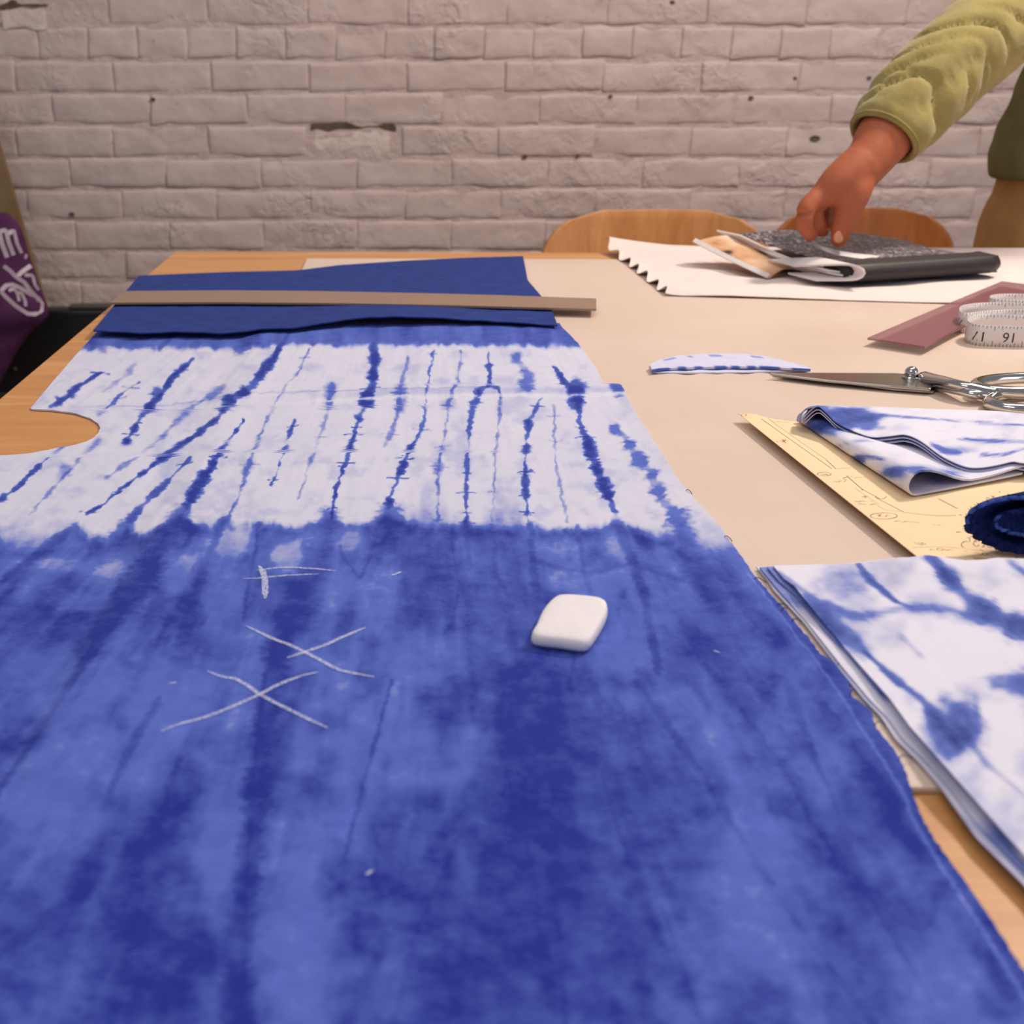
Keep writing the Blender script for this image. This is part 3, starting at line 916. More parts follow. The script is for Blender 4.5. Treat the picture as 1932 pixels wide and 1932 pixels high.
for pts, wd in [
    ([(483, 1081), (520, 1077.5), (560, 1077), (600, 1078.5), (634, 1082.5)], 4.2), ([(460, 1098), (505, 1095), (545, 1092), (602, 1088)], 3.6),
    ([(489, 1073), (496, 1083), (500, 1098), (500.5, 1136)], 9.0), ([(465, 1188), (490, 1200), (520, 1214), (556, 1227), (575, 1236), (610, 1254), (640, 1270), (675, 1279), (706, 1285)], 6.0),
    ([(690, 1190), (665, 1201), (640, 1211), (610, 1224), (575, 1236), (556, 1243), (541, 1248)], 6.0), ([(392, 1273), (418, 1284), (445, 1288), (468, 1301), (490, 1317), (520, 1334), (555, 1351), (590, 1367), (618, 1379)], 6.0),
    ([(600, 1274), (570, 1281), (545, 1291), (518, 1303), (490, 1317), (455, 1333), (420, 1348), (385, 1361), (350, 1370), (305, 1388)], 6.0),
    ([(318, 1298), (334, 1296)], 3.5), ([(690, 1643), (706, 1634)], 5), ([(1346, 1234), (1358, 1238)], 3), ([(738, 1092), (758, 1085)], 4)]:
    w_, q = on_cloth(pts)
    s_ = np.linalg.norm(P(q[:, 0] + 1, q[:, 1], MT) - P(q[:, 0], q[:, 1], MT), axis=1)
    tt = np.linspace(0, 1, len(w_))
    prof = 0.35 + 0.65 * np.minimum(1, np.minimum(tt, 1 - tt) * 6)
    obj('chalk_line', *ribbon(w_, 1.3 * wd * s_ * prof * (1 + 0.08 * np.sin(tt * 40))), M_CHALKLINE, cloth)
# a few loose threads along the cut edge
for (x, y, a) in ((1372, 1018, -1.1), (1428, 1098, -.6), (1470, 1150, .2), (1498, 1180, .5), (1300, 930, -1.2), (1610, 1318, .9), (1655, 1376, .4), (1585, 1262, .7), (1480, 1160, .9), (1700, 1440, .3)):
    w0_ = P(x - 6, y, MT); L = 0.006
    pth = [np.array([w0_[0] + L * k / 6 * math.cos(a), w0_[1] + L * k / 6 * math.sin(a) + 0.0008 * math.sin(k), TZ + MT + 0.0016 + 0.0010 * math.sin(k * .6)]) for k in range(7)]
    obj('loose_thread', *tube(pth, 0.00022, 5), M_NAVY, cloth)

# ------------------------------------------------------------------ dark blue cloth laid over the far end
tl_, tr_ = [], []
top_pts = resample([(262, 520), (430, 513), (560, 510), (640, 500), (760, 492), (880, 486), (987, 483)], 70)
bot_pts = resample([(176, 624), (260, 628), (330, 626), (420, 628), (500, 620), (560, 617), (640, 605), (700, 597), (760, 596), (850, 601), (950, 606), (1052, 613)], 70)
bot_pts[:, 1] += (vnoise(np.arange(70) / 2.2, np.zeros(70), 12) - .5) * 3.0
R_ = 24
G = np.zeros((R_, 70, 3)); GP = np.zeros((R_, 70, 2))
bow = np.interp(np.linspace(0, 1, R_), [0, .35, .52, .75, 1], [0, -14, -6, 4, 0])
for i in range(R_):
    u = i / (R_ - 1)
    q = top_pts * (1 - u) + bot_pts * u
    q[:, 0] += bow[i] * np.linspace(0, 1, 70) ** 6
    lift = 0.0045 + 0.006 * u ** 3 * np.exp(-((q[:, 0] - 740) / 150) ** 2) + 0.0016 * u ** 4 * (vnoise(q[:, 0] / 22, 0 * q[:, 0], 14))
    hz = lift + 0.0012 * (fbm(q[:, 0] / 40, q[:, 1] / 20, 3, 15) - .5)
    for j in range(70):
        w_ = P(q[j, 0], q[j, 1], float(hz[j]) + MT)
        G[i, j] = w_
    GP[i] = q
G[:, :, 2] = np.minimum(G[:, :, 2], TZ + 0.02)
v, f = sheet(G, 0.0012)
navy = obj('folded_indigo_cloth', v, f, M_NAVY)
tag(navy, 'plain dark blue cloth panel lying over far end of the dyed cloth', 'cloth')
# raised rolled hem under its near edge keeps it off the cloth below
pth = np.stack([G[-1, 4:-4, 0], G[-1, 4:-4, 1] + 0.030, TZ + ground(G[-1, 4:-4, 0], G[-1, 4:-4, 1]) + 0.0037], -1)
obj('under_fold', *tube(pth, 0.0017, 8), M_NAVY, navy)

# ------------------------------------------------------------------ rulers
def flat_poly(pts, z0, z1):
    return prism([tuple(P(x, y, z1)[:2]) for x, y in pts], TZ + z0, TZ + z1)


rl = obj('amber_ruler', *flat_poly([(207, 571), (420, 570), (650, 572), (860, 576), (1125, 583), (1125, 563), (950, 557), (800, 553), (600, 549), (430, 547.5), (238, 549)], 0.0098, 0.0118), M_AMBER, None, False)
tag(rl, 'long smoky amber plastic ruler across the dark blue cloth', 'ruler')
pr = obj('pink_ruler', *flat_poly([(1637, 637), (1745, 653.5), (1800, 624), (1932, 562), (1975, 541), (1890, 530.5), (1790, 572)], MT + 0.0058, MT + 0.0078), M_PINK, None, False)
tag(pr, 'translucent pink violet ruler partly over the white crinkled cloth', 'ruler')

# ------------------------------------------------------------------ white crinkled cloth
NRW, NCW = 150, 60
lft = resample([(1140, 470), (1165, 487), (1190, 504), (1215, 525), (1240, 545), (1256, 559)], NRW)
rgt = resample([(2320, 470), (2330, 500), (2340, 530), (2350, 590)], NRW)
G = np.zeros((NRW, NCW, 3))
for i in range(NRW):
    u = i / (NRW - 1)
    for j in range(NCW):
        s_ = (j / (NCW - 1)) ** 1.6
        x = lft[i, 0] * (1 - s_) + rgt[i, 0] * s_; y = lft[i, 1] * (1 - s_) + rgt[i, 1] * s_
        w_ = P(x, y, MT)
        fold = 0.5 + 0.5 * math.sin(u * 2 * math.pi * 6.5 + 0.8 * math.sin(j * .25) + 0.6 * math.sin(u * 13))
        amp = 0.0014 + 0.0062 * math.exp(-s_ * 16)
        far = 0.009 * sstep(0.18, 0.0, u) * math.exp(-s_ * 9)
        x_off = 0.006 * (fold - .5) * math.exp(-s_ * 30)
        G[i, j] = (w_[0] + x_off, w_[1], TZ + MT + 0.0012 + amp * fold + far + 0.0006 * vnoise(x / 30, y / 6, 3))
v, f = sheet(G, 0.0008)
wc = obj('crinkled_white_cloth', v, f, M_WHITECLOTH)
tag(wc, 'white crinkled cotton cloth with wavy crimped end under the notebook', 'cloth')

# ------------------------------------------------------------------ pale scrap
NS = 40
sx_ = np.linspace(0, 1, NS)
nearE = resample([(1232, 702), (1300, 703), (1400, 702), (1530, 698)], NS)
farE = resample([(1226, 688), (1240, 680), (1275, 671), (1330, 667), (1400, 667), (1440, 671), (1490, 683), (1528, 692)], NS)
scrap = thing('cloth_scrap', 'small folded pale blue cloth scrap in front of scissor tip', 'cloth scrap', tuple(P(1380, 690, MT)))
for (a0, a1, z, nm) in ((0.0, 1.0, 0.0012, 'lower_layer'), (0.30, 0.98, 0.0040, 'upper_layer')):
    G = np.zeros((8, NS, 3)); dv = np.zeros((8, NS))
    for i in range(8):
        u = a0 + (a1 - a0) * i / 7
        q = nearE * (1 - u) + farE * u
        for j in range(NS):
            hz = MT + z + 0.0006 * vnoise(j * .5, i * .7, 3) + (0.0004 * math.sin(j * .9) if i == 0 else 0)
            G[i, j] = P(q[j, 0], q[j, 1], hz)
            dv[i, j] = 0.12 + 0.28 * (vnoise(j * .45, 3.3, 5) > .55) * (i in (6,)) + (0.45 * (vnoise(j * .6, 1.3, 8) > .4) if (i == 0 and nm == 'upper_layer') else 0)
    v, f = sheet(G, 0.0018 if nm == 'upper_layer' else 0.0011)
    o = obj(nm, v, f[:, ::-1], M_DYE2, scrap)
    fattr(o, 'dye', sattr(dv, dv, 8, NS))

# ------------------------------------------------------------------ scissors
sz = MT + 0.0055
sci = thing('dressmaking_scissors', 'chrome dressmaking scissors lying closed beside the folded cloth', 'scissors', tuple(P(1718, 718, MT)))


def px_poly(pts, z0, z1):
    return prism([tuple(P(x, y, z1)[:2]) for x, y in pts], TZ + z0, TZ + z1)


bl2 = obj('blade', *px_poly([(1456, 707), (1560, 717), (1690, 733), (1762, 738), (1772, 722), (1700, 712), (1600, 707)], MT + 0.0006, MT + 0.0028), M_STEELB, sci, False)
bl1 = obj('blade', *px_poly([(1451, 702.5), (1560, 716), (1680, 727), (1756, 733), (1768, 718), (1742, 708), (1690, 703.5), (1580, 703)], MT + 0.0030, MT + 0.0056), M_STEELB, sci, False)
bevel(bl1, 0.0008); bevel(bl2, 0.0008)
# pivot screw
pv = P(1718, 712, MT + 0.006)
lat = []
for i in range(9):
    a = math.pi * i / 8
    for j in range(14):
        c = 2 * math.pi * j / 14
        lat.append((pv[0] + 0.0052 * math.sin(a) * math.cos(c), pv[1] + 0.0052 * math.sin(a) * math.sin(c), TZ + MT + 0.0098 + 0.0052 * math.cos(a)))
fs = [(i * 14 + j, (i + 1) * 14 + j, (i + 1) * 14 + (j + 1) % 14, i * 14 + (j + 1) % 14) for i in range(8) for j in range(14)]
piv = obj('pivot_screw', lat, fs, M_STEEL, sci)
obj('washer', *tube([(pv[0], pv[1], TZ + MT + 0.0056), (pv[0], pv[1], TZ + MT + 0.0070)], 0.0065, 16, up=(1, 0, 0)), M_STEEL, piv)


def pxz(pts):
    return np.array([P(x, y, MT + z) for x, y, z in pts])


sh1 = smooth_path(pxz([(1745, 714, .006), (1775, 718, .010), (1810, 726, .012), (1850, 735, .010), (1880, 742, .008)]), 24)
obj('shank', *tube(sh1, np.interp(np.linspace(0, 1, 24), [0, .2, .6, 1], [.0075, .0058, .0046, .0050]), 12, flat=0.75), M_STEEL, sci)
sh2 = smooth_path(pxz([(1752, 722, .003), (1790, 732, .006), (1830, 742, .008), (1866, 747, .006), (1885, 752, .005)]), 24)
obj('shank', *tube(sh2, np.interp(np.linspace(0, 1, 24), [0, .2, .6, 1], [.0070, .0055, .0045, .0050]), 12, flat=0.75), M_STEEL, sci)
for cx, cy, rx, ry, z in ((1945, 727, 104, 14, .009), (1962, 757, 96, 17, .0055)):
    lp = []
    for k in range(40):
        a = 2 * math.pi * k / 40
        lp.append(P(cx + rx * math.cos(a), cy + ry * math.sin(a), MT + z))
    obj('finger_loop', *tube(np.array(lp), 0.0046, 12, closed=True), M_STEEL, sci)

# ------------------------------------------------------------------ pattern paper
def quad_sheet(c00, c10, c11, c01, nr_, nc_, zf):
    G = np.zeros((nr_, nc_, 3))
    for i in range(nr_):
        u = i / (nr_ - 1)
        for j in range(nc_):
            s_ = j / (nc_ - 1)
            x = (c00[0] * (1 - s_) + c10[0] * s_) * (1 - u) + (c01[0] * (1 - s_) + c11[0] * s_) * u
            y = (c00[1] * (1 - s_) + c10[1] * s_) * (1 - u) + (c01[1] * (1 - s_) + c11[1] * s_) * u
            G[i, j] = P(x, y, MT + zf(u, s_))
    return G


def paper_z(wx, wy):
    """paper lies on the mat, its left edge curls up a little"""
    d = np.maximum(0, np.asarray(wx) - (0.268 + (0.8436 - np.asarray(wy)) * 0.055))
    return 0.0012 + 0.0050 * np.exp(-d / 0.015)


pa, pb = P(1393, 780, MT + 0.006), P(1752, 1068, MT + 0.006)
pdir = (pb - pa) / np.linalg.norm(pb - pa)
pc = P(1530, 786, MT + 0.006)
cdir = (pc - pa) / np.linalg.norm(pc - pa)
N1, N2 = 30, 40
G = np.zeros((N1, N2, 3))
PL = np.linalg.norm(pb - pa) + 0.015
for i in range(N1):
    for j in range(N2):
        q = pa + pdir * PL * i / (N1 - 1) + cdir * 0.40 * (j / (N2 - 1)) ** 1.7
        G[i, j] = (q[0], q[1], TZ + MT + paper_z(q[0], q[1]))
v, f = sheet(G, 0.0004)
pap = obj('pattern_paper', v, f, M_PAPER)
tag(pap, 'cream manila pattern sheet with pencil drafting lines under the folded cloth', 'pattern paper')


def pen(pts, wd=1.3, mat=None, n=14):
    q = resample(np.asarray(pts, float), n)
    w_ = np.array([P(a, c, MT + 0.0015) for a, c in q])
    for _ in range(3):
        zz = paper_z(w_[:, 0], w_[:, 1])
        w_ = np.array([P(a, c, MT + z) for (a, c), z in zip(q, zz)])
    w_[:, 2] = TZ + MT + paper_z(w_[:, 0], w_[:, 1]) + 0.00025
    s_ = np.linalg.norm(P(q[0, 0] + 1, q[0, 1], MT) - P(q[0, 0], q[0, 1], MT))
    obj('pencil_line', *ribbon(w_, 0.8 * wd * s_), mat or M_PENCIL, pap)


def ell(cx, cy, rx, ry, a0=0, a1=6.283, n=20):
    return [(cx + rx * math.cos(a), cy + ry * math.sin(a)) for a in np.linspace(a0, a1, n)]


c2 = lambda pts: [(1380 + x / 6.44, 760 + y / 6.44) for x, y in pts]
c3 = lambda pts: [(1600 + x / 5.82, 940 + y / 5.82) for x, y in pts]
pen(c2([(365, 200), (700, 440), (1220, 805)])); pen(c2([(440, 185), (560, 280), (900, 520), (1150, 690)]), 0.8); pen(c2([(440, 180), (560, 185)]), .8)
pen(c2([(1150, 695), (1270, 805)])); pen(c2([(1270, 805), (1460, 790)]), .9); pen(c2([(480, 228), (700, 240)]), .8)
pen(c2(ell(1125, 868, 88, 22))); pen(c2([(1090, 866), (1130, 876), (1160, 868), (1170, 880)]))
pen(c2([(1240, 950), (1290, 965), (1330, 945), (1370, 965), (1395, 940), (1350, 920), (1405, 905)]))
pen(c2([(1400, 890), (1590, 1055), (1800, 1165)]), 1.6); pen(c2([(1410, 890), (1500, 912), (1640, 905)]), .9); pen(c2([(1500, 1040), (1640, 1140), (1800, 1240)]), .9)
pen(c2([(1575, 1050), (1600, 1056), (1585, 1064)]), 1.8); pen(c2([(1590, 1150), (1655, 1140)])); pen(c2([(1615, 1135), (1635, 1165)]))
pen(c2([(1500, 1195), (1540, 1210), (1570, 1195), (1640, 1200)])); pen(c2([(1530, 1235), (1580, 1228), (1640, 1238)])); pen(c2([(1680, 1240), (1740, 1236)]))
pen(c2([(540, 470), (575, 480)]), 1.3, M_PENCILR); pen(c2([(595, 465), (690, 462)]), 1.3, M_PENCILR); pen(c2([(620, 445), (660, 490)]), 1.3, M_PENCILR); pen(c2([(660, 448), (620, 480)]), 1.3, M_PENCILR)
pen(c2(ell(148, 150, 36, 14)), 1.1, M_PENCILR)
pen(c3([(310, 0), (450, 70), (610, 155)]), 1.6); pen(c3([(610, 155), (800, 180), (1000, 195), (1180, 190)]), 1.3); pen(c3([(240, 30), (400, 130), (570, 150)]), 1.0)
pen(c3(ell(392, 197, 150, 34)), 1.5, n=30); pen(c3([(315, 185), (370, 180), (330, 200), (380, 208)])); pen(c3([(410, 205), (430, 188), (470, 200)]))
pen(c3(ell(360, -20, 60, 30, 0, 3.1)), 1.3); pen(c3([(510, 258), (560, 250), (600, 268), (640, 255), (690, 262), (790, 272)]))
pen(c3([(930, 290), (950, 296)])); pen(c3([(970, 294), (1020, 298)])); pen(c3([(990, 5), (1200, 115)]), 1.7)
pen(c3([(720, 485), (790, 515), (860, 505)])); pen(c3([(770, 485), (800, 500), (830, 490)])); pen(c3([(700, 545), (900, 535), (1120, 540), (1420, 575), (1700, 595)]), .9)
pen(c3([(885, 565), (920, 575), (900, 560), (960, 575)])); pen(c3(ell(1010, 565, 40, 12))); pen(c3([(1060, 560), (1080, 578), (1120, 565), (1160, 575)]))
pen(c3(ell(1300, 512, 56, 36, 1.9, 5.2)), 1.6); pen(c3([(1370, 500), (1400, 530)])); pen(c3([(1450, 565), (1490, 585)]))
pen(c3([(1270, 580), (1310, 590)])); pen(c3([(1390, 600), (1500, 630), (1560, 620), (1590, 645)])); pen(c3(ell(1500, 615, 30, 14))); pen(c3([(1600, 625), (1760, 645), (1880, 655)]))
# kraft card slip under the paper edge showing at two places
card = obj('kraft_card', *px_poly([(1768, 1075), (1880, 1079), (1905, 1060), (1850, 1052), (1780, 1049)], MT + 0.0019, MT + 0.0024), M_KRAFT, None, False)
tag(card, 'small brown kraft card slip at lower end of the pattern sheet', 'card')

# ------------------------------------------------------------------ tie-dyed folded stack, lower right
stack = thing('folded_dyed_stack', 'stack of pale blue and white tie dyed cloth layers at the table corner', 'cloth', tuple(P(1900, 1300, MT)))
cs = Canvas(1380, 1000, 2500, 2700, 3.0)
X, Y = cs.X, cs.Y
cs.D = np.clip(0.03 + 0.16 * sstep(.45, .8, fbm(X / 70, Y / 60, 4, 61)), 0, 1)
for (pts, w0, w1, a) in [
    ([(1616, 1060), (1640, 1092), (1690, 1135), (1720, 1146)], 10, 6, .7), ([(1755, 1048), (1790, 1090), (1840, 1140), (1900, 1175), (1990, 1200)], 22, 46, .8),
    ([(1470, 1080), (1520, 1120), (1570, 1185), (1630, 1228)], 10, 40, .62), ([(1560, 1140), (1620, 1165), (1700, 1148), (1790, 1150), (1870, 1170)], 14, 16, .42),
    ([(1630, 1228), (1680, 1275), (1740, 1320), (1775, 1365), (1810, 1410)], 6, 26, .7), ([(1905, 1060), (1940, 1085), (1990, 1120)], 8, 16, .4),
    ([(1800, 1360), (1860, 1440), (1932, 1500)], 10, 12, .28), ([(1700, 1200), (1740, 1240)], 10, 6, .2), ([(1932, 1290), (1990, 1310)], 40, 60, .5)]:
    cs.stroke(pts, w0, w1, a, beads=0.35, seed=int(pts[0][0]) % 70, period=40, soft=0.8)
for (x, y, rx, ry, a, sd) in [(1790, 1365, 44, 46, .66, 1), (1815, 1390, 28, 26, .4, 2), (1580, 1190, 30, 26, .45, 3), (1590, 1100, 46, 24, .25, 4), (1900, 1290, 40, 16, .4, 5), (1880, 1165, 50, 16, .4, 6), (1540, 1160, 60, 16, .3, 7), (1860, 1560, 70, 60, .16, 8)]:
    cs.blob(x, y, rx, ry, a, sd, rag=0.9)
cs.D = np.clip(cs.D, 0, 1)
top_edge = [(1459, 1067), (1611, 1063), (1662, 1058), (1700, 1053), (1749, 1047), (1778, 1051), (1820, 1057), (1843, 1058), (1880, 1052), (1932, 1054), (2060, 1060), (2250, 1066)]
LEDGE = [
    ([(1427, 1069), (1445, 1090), (1459, 1112), (1517, 1174), (1583, 1261), (1633, 1322), (1662, 1351), (1691, 1395), (1735, 1438), (1775, 1485), (1843, 1580), (1932, 1668), (2040, 1790), (2200, 2000)], 0.0011, 0.0003),
    ([(1433, 1070), (1466, 1110), (1522, 1172), (1588, 1256), (1640, 1318), (1672, 1350), (1702, 1392), (1746, 1434), (1790, 1482), (1855, 1568), (1936, 1648), (2044, 1770), (2205, 1980)], 0.0022, 0.0006),
    ([(1447, 1069), (1470, 1096), (1500, 1122), (1553, 1186), (1605, 1240), (1652, 1298), (1690, 1345), (1725, 1388), (1765, 1432), (1850, 1533), (1936, 1628), (2046, 1752), (2208, 1965)], 0.0034, 0.0010),
    ([(1459, 1067), (1478, 1090), (1499, 1105), (1554, 1174), (1619, 1250), (1677, 1315), (1717, 1370), (1771, 1431), (1854, 1525), (1932, 1612), (2048, 1740), (2210, 1950)], 0.0050, 0.0014)]
for li_, (le, z0, wob) in enumerate(LEDGE):
    n1, n2 = (150, 130) if li_ == 3 else (110, 26)
    le = resample(le, n1)
    te = resample(top_edge, n2)
    # rows follow the left edge, columns run parallel to the top edge
    px_ = np.zeros((n1, n2)); py_ = np.zeros((n1, n2))
    for i in range(n1):
        u = i / (n1 - 1)
        k = (np.arange(n2) / (n2 - 1)) ** 1.3
        ex_ = np.interp(k, np.linspace(0, 1, n2), te[:, 0] - te[0, 0]); ey_ = np.interp(k, np.linspace(0, 1, n2), te[:, 1] - te[0, 1])
        px_[i] = le[i, 0] + ex_ * (1 - u * .2)
        py_[i] = le[i, 1] + ey_ * (1 - u) ** 2 + u * k * -60
    s_ = np.linspace(0, 1, n1)[:, None]
    kk = ((np.arange(n2) / (n2 - 1)) ** 1.3)[None]
    hz = z0 + wob * (vnoise(s_ * 14 + li_ * 3, kk * 3 + li_, 20 + li_) - .3) * np.exp(-kk * 9) + 0.0012 * (fbm(px_ / 70, py_ / 70, 3, 66) - .5) * (1 if li_ == 3 else 0.3)
    if li_ == 2: hz = hz - 0.0006 * np.exp(-((s_ - .42) / .12) ** 2) * np.exp(-kk * 20)
    if li_ == 3: hz = hz + 0.0024 * np.exp(-((s_ - .42) / .12) ** 2) * np.exp(-kk * 20) + 0.0018 * np.exp(-((s_ - .08) / .04) ** 2) * np.exp(-kk * 20)
    hz = hz + 0.0060 * (1 - sstep(0, .10, s_)) * sstep(1640, 1735, px_) + 0.0006      # lies over the sheet of paper
    W = np.zeros((n1, n2, 3))
    u_, y_, dz_ = sray(px_, py_)
    gz = 0.24 - (MT + hz)
    tt = gz / (-dz_)
    W[..., 0] = u_ * tt; W[..., 1] = y_ * tt; W[..., 2] = TZ + MT + hz
    v, f = sheet(W, 0.0007)
    o = obj('cloth_layer', v, f, M_DYE2, stack)
    dv = cs.sample(px_, py_) if li_ == 3 else 0.05 + 0.35 * sstep(.55, .75, vnoise(s_ * 9 + li_ * 5, kk * 0 + 2, 9)) * (1 if li_ in (1, 2) else .4) * np.exp(-kk * 2)
    dlow = np.clip(dv * 0.6 + 0.15, 0, 1)
    fattr(o, 'dye', sattr(dv, dlow, n1, n2))

# ------------------------------------------------------------------ zig-zag folded cloth
zig = thing('zigzag_folded_cloth', 'white and blue dyed cloth folded in zigzag on the pattern paper', 'cloth', tuple(P(1720, 860, MT + .003)))
z6 = lambda pts: [(1372 + x / 3.45, 740 + y / 3.45) for x, y in pts]
cz = Canvas(1480, 740, 2400, 980, 2.0)
X, Y = cz.X, cz.Y
cz.D = np.clip(0.03 + 0.10 * sstep(.5, .8, fbm(X / 50, Y / 14, 4, 81)), 0, 1)
for (pts, w0, w1, a) in [
    (z6([(1000, 150), (1300, 175), (1932, 220)]), 4, 3, .45), (z6([(1500, 305), (1700, 320), (1932, 325)]), 3, 9, .5), (z6([(1650, 410), (1800, 410), (1932, 370)]), 6, 4, .5),
    (z6([(1330, 340), (1420, 390), (1520, 400)]), 10, 6, .5), (z6([(840, 440), (900, 420), (1030, 440)]), 9, 3, .5), (z6([(1060, 520), (1130, 500), (1350, 510), (1500, 540)]), 16, 8, .5),
    (z6([(720, 350), (800, 330), (1000, 300)]), 4, 3, .3), (z6([(1200, 520), (1300, 560), (1500, 610)]), 8, 5, .4)]:
    cz.stroke(pts, w0, w1, a, beads=0.3, seed=int(pts[0][0]) % 40, period=30, soft=0.8)
for (x, y, rx, ry, a, sd) in [(1590, 783, 62, 16, .72, 1), (1560, 806, 40, 12, .6, 2), (1620, 800, 40, 10, .5, 3), (1541, 806, 18, 9, .75, 4), (1620, 869, 11, 9, .7, 5), (1690, 892, 22, 9, .5, 6), (1800, 850, 30, 7, .3, 7), (1670, 776, 24, 8, -.3, 8)]:
    cz.blob(x, y, rx, ry, a, sd, rag=0.8)
cz.D = np.clip(cz.D, 0, 1)


def extr(prof, vec, n):
    """extrude a profile (k,3) along vec with n steps"""
    pr_ = np.asarray(prof)
    return np.stack([pr_ + np.asarray(vec) * (k / (n - 1)) for k in range(n)])


def zdye(G):
    """dye value of points by where they lie on the drawn canvas"""
    d = G - np.array([0, 0, CAMZ])
    cp, sp = math.cos(PITCH), math.sin(PITCH)
    dep = d[..., 1] * cp - d[..., 2] * sp
    return cz.sample(PXC + F * d[..., 0] / dep, PYC + F * (-d[..., 2] * cp - d[..., 1] * sp) / dep)


PZ = MT + 0.0026
# lower band: a U fold whose rounded fold runs from far left to near left
A0 = P(1505, 796, PZ); B0 = P(1712, 938, PZ)
axis = (B0 - A0); axL = np.linalg.norm(axis); axis = axis / axL
rt = P(1900, 905, PZ) - P(1720, 938, PZ); rt = rt / np.linalg.norm(rt)
nA = 26
rows_ = []
for i in range(nA):
    u = i / (nA - 1)
    R0 = 0.0030 + 0.0042 * u ** 1.5            # bulb radius grows to the near end
    base = A0 + axis * axL * u
    prof = []
    # bottom ply from right to the bulb
    for k in range(9):
        s_ = (0.030 + 0.050 * u) * (1 - k / 8) + 0.006
        prof.append(base + rt * (R0 + s_) + np.array([0, 0, 0.0005 + 0.0010 * (s_ / .08) ** 2]))
    for k in range(13):
        a = -math.pi / 2 - math.pi * k / 12
        prof.append(base + rt * (R0 + R0 * 1.15 * math.cos(a)) + np.array([0, 0, R0 + 0.0005 + R0 * math.sin(a)]))
    for k in range(12):
        s_ = (0.030 + 0.056 * u) * (k + 1) / 12
        zz = 2 * R0 * (1 - sstep(0.0, 0.045, s_)) + 0.0030 * sstep(0, .045, s_) + 0.0030 * sstep(.05, .09, s_)
        prof.append(base + rt * (R0 + s_) + np.array([0, 0, 0.0005 + zz]))
    rows_.append(np.array(prof))
G = np.stack(rows_)
# two plies: outer and a slightly inset inner one
o = obj('lower_fold', G.reshape(-1, 3), grid_faces(*G.shape[:2]), M_DYE2, zig)
sm = o.modifiers.new('thick', 'SOLIDIFY'); sm.thickness = 0.0012; sm.offset = 0; crisp(o)
fattr(o, 'dye', zdye(G))
# upper band: three plies; their near edge rolls in an S across the lower fold
E = np.array(z6([(500, 160), (580, 92), (640, 130), (720, 205), (860, 268), (950, 293), (1060, 285), (1160, 277), (1260, 318), (1400, 418), (1540, 482), (1640, 492), (1760, 474), (1860, 452), (1932, 462), (2200, 470), (2600, 480)]))
EZ = np.array([.010, .0185, .0165, .012, .010, .0095, .0115, .0125, .0115, .0085, .0070, .0070, .0080, .0090, .0090, .008, .008])
FB = np.array([(1528, 768), (1536, 765.5), (1550, 766), (1580, 766.5), (1612, 767), (1632, 767.5), (1655, 768), (1680, 769), (1710, 770), (1750, 772), (1800, 773.5), (1840, 774.5), (1880, 776), (1910, 779), (1932, 781), (2010, 784), (2120, 788)])
nE = 90
EE = smooth_path(np.column_stack([E, EZ]), nE)
FF = resample(FB, nE)
for ply in range(3):
    nd = 26
    G = np.zeros((nd, nE, 3))
    for i in range(nd):
        u = i / (nd - 1)
        for j in range(nE):
            x = EE[j, 0] * (1 - u) + FF[j, 0] * u; y = EE[j, 1] * (1 - u) + FF[j, 1] * u
            zn = EE[j, 2] - ply * 0.0022 * (1 - u * .4)
            zf = 0.0105 - ply * 0.0015
            # plan position is the same for all plies (taken from the top one)
            p_ = P(x, y, PZ + EE[j, 2] * (1 - u) + 0.0105 * u)
            G[i, j] = (p_[0] + 0.0006 * ply, p_[1] - 0.0002 * ply, TZ + PZ + zn * (1 - u) + zf * u)
    o = obj('upper_ply', G.reshape(-1, 3), grid_faces(nd, nE), M_DYE2, zig)
    sm = o.modifiers.new('thick', 'SOLIDIFY'); sm.thickness = 0.0006; sm.offset = 0; crisp(o)
    fattr(o, 'dye', zdye(G) if ply == 0 else np.full(nd * nE, 0.2))
# back edge: the plies turn down to the paper
G = np.stack([np.stack([np.array([P(FF[j, 0], FF[j, 1], PZ + 0.0105)[0], P(FF[j, 0], FF[j, 1], PZ + 0.0105)[1] + 0.004 * math.sin(math.pi * k / 8), TZ + PZ + 0.0105 - 0.0095 * k / 8]) for j in range(nE)]) for k in range(9)])
o = obj('back_fold', G.reshape(-1, 3), grid_faces(9, nE), M_DYE2, zig)
fattr(o, 'dye', np.full(9 * nE, 0.25))
# left turn where the lower ply climbs into the upper one
pth0 = [P(1528, 768, PZ + .0105), P(1512, 779, PZ + .010), P(1505, 788, PZ + .006), P(1504, 795, PZ + .003)]
pth1 = [P(1545, 766, PZ + .0185), P(1522, 771, PZ + .0165), P(1512, 783, PZ + .011), P(1510, 797, PZ + .005)]
G = np.stack([smooth_path(pth0, 14), smooth_path((np.array(pth0) + np.array(pth1)) / 2, 14), smooth_path(pth1, 14)])
o = obj('left_turn', G.reshape(-1, 3), grid_faces(3, 14), M_DYE2, zig)
sm = o.modifiers.new('thick', 'SOLIDIFY'); sm.thickness = 0.0010; sm.offset = 0; crisp(o)
fattr(o, 'dye', np.full(3 * 14, 0.3))

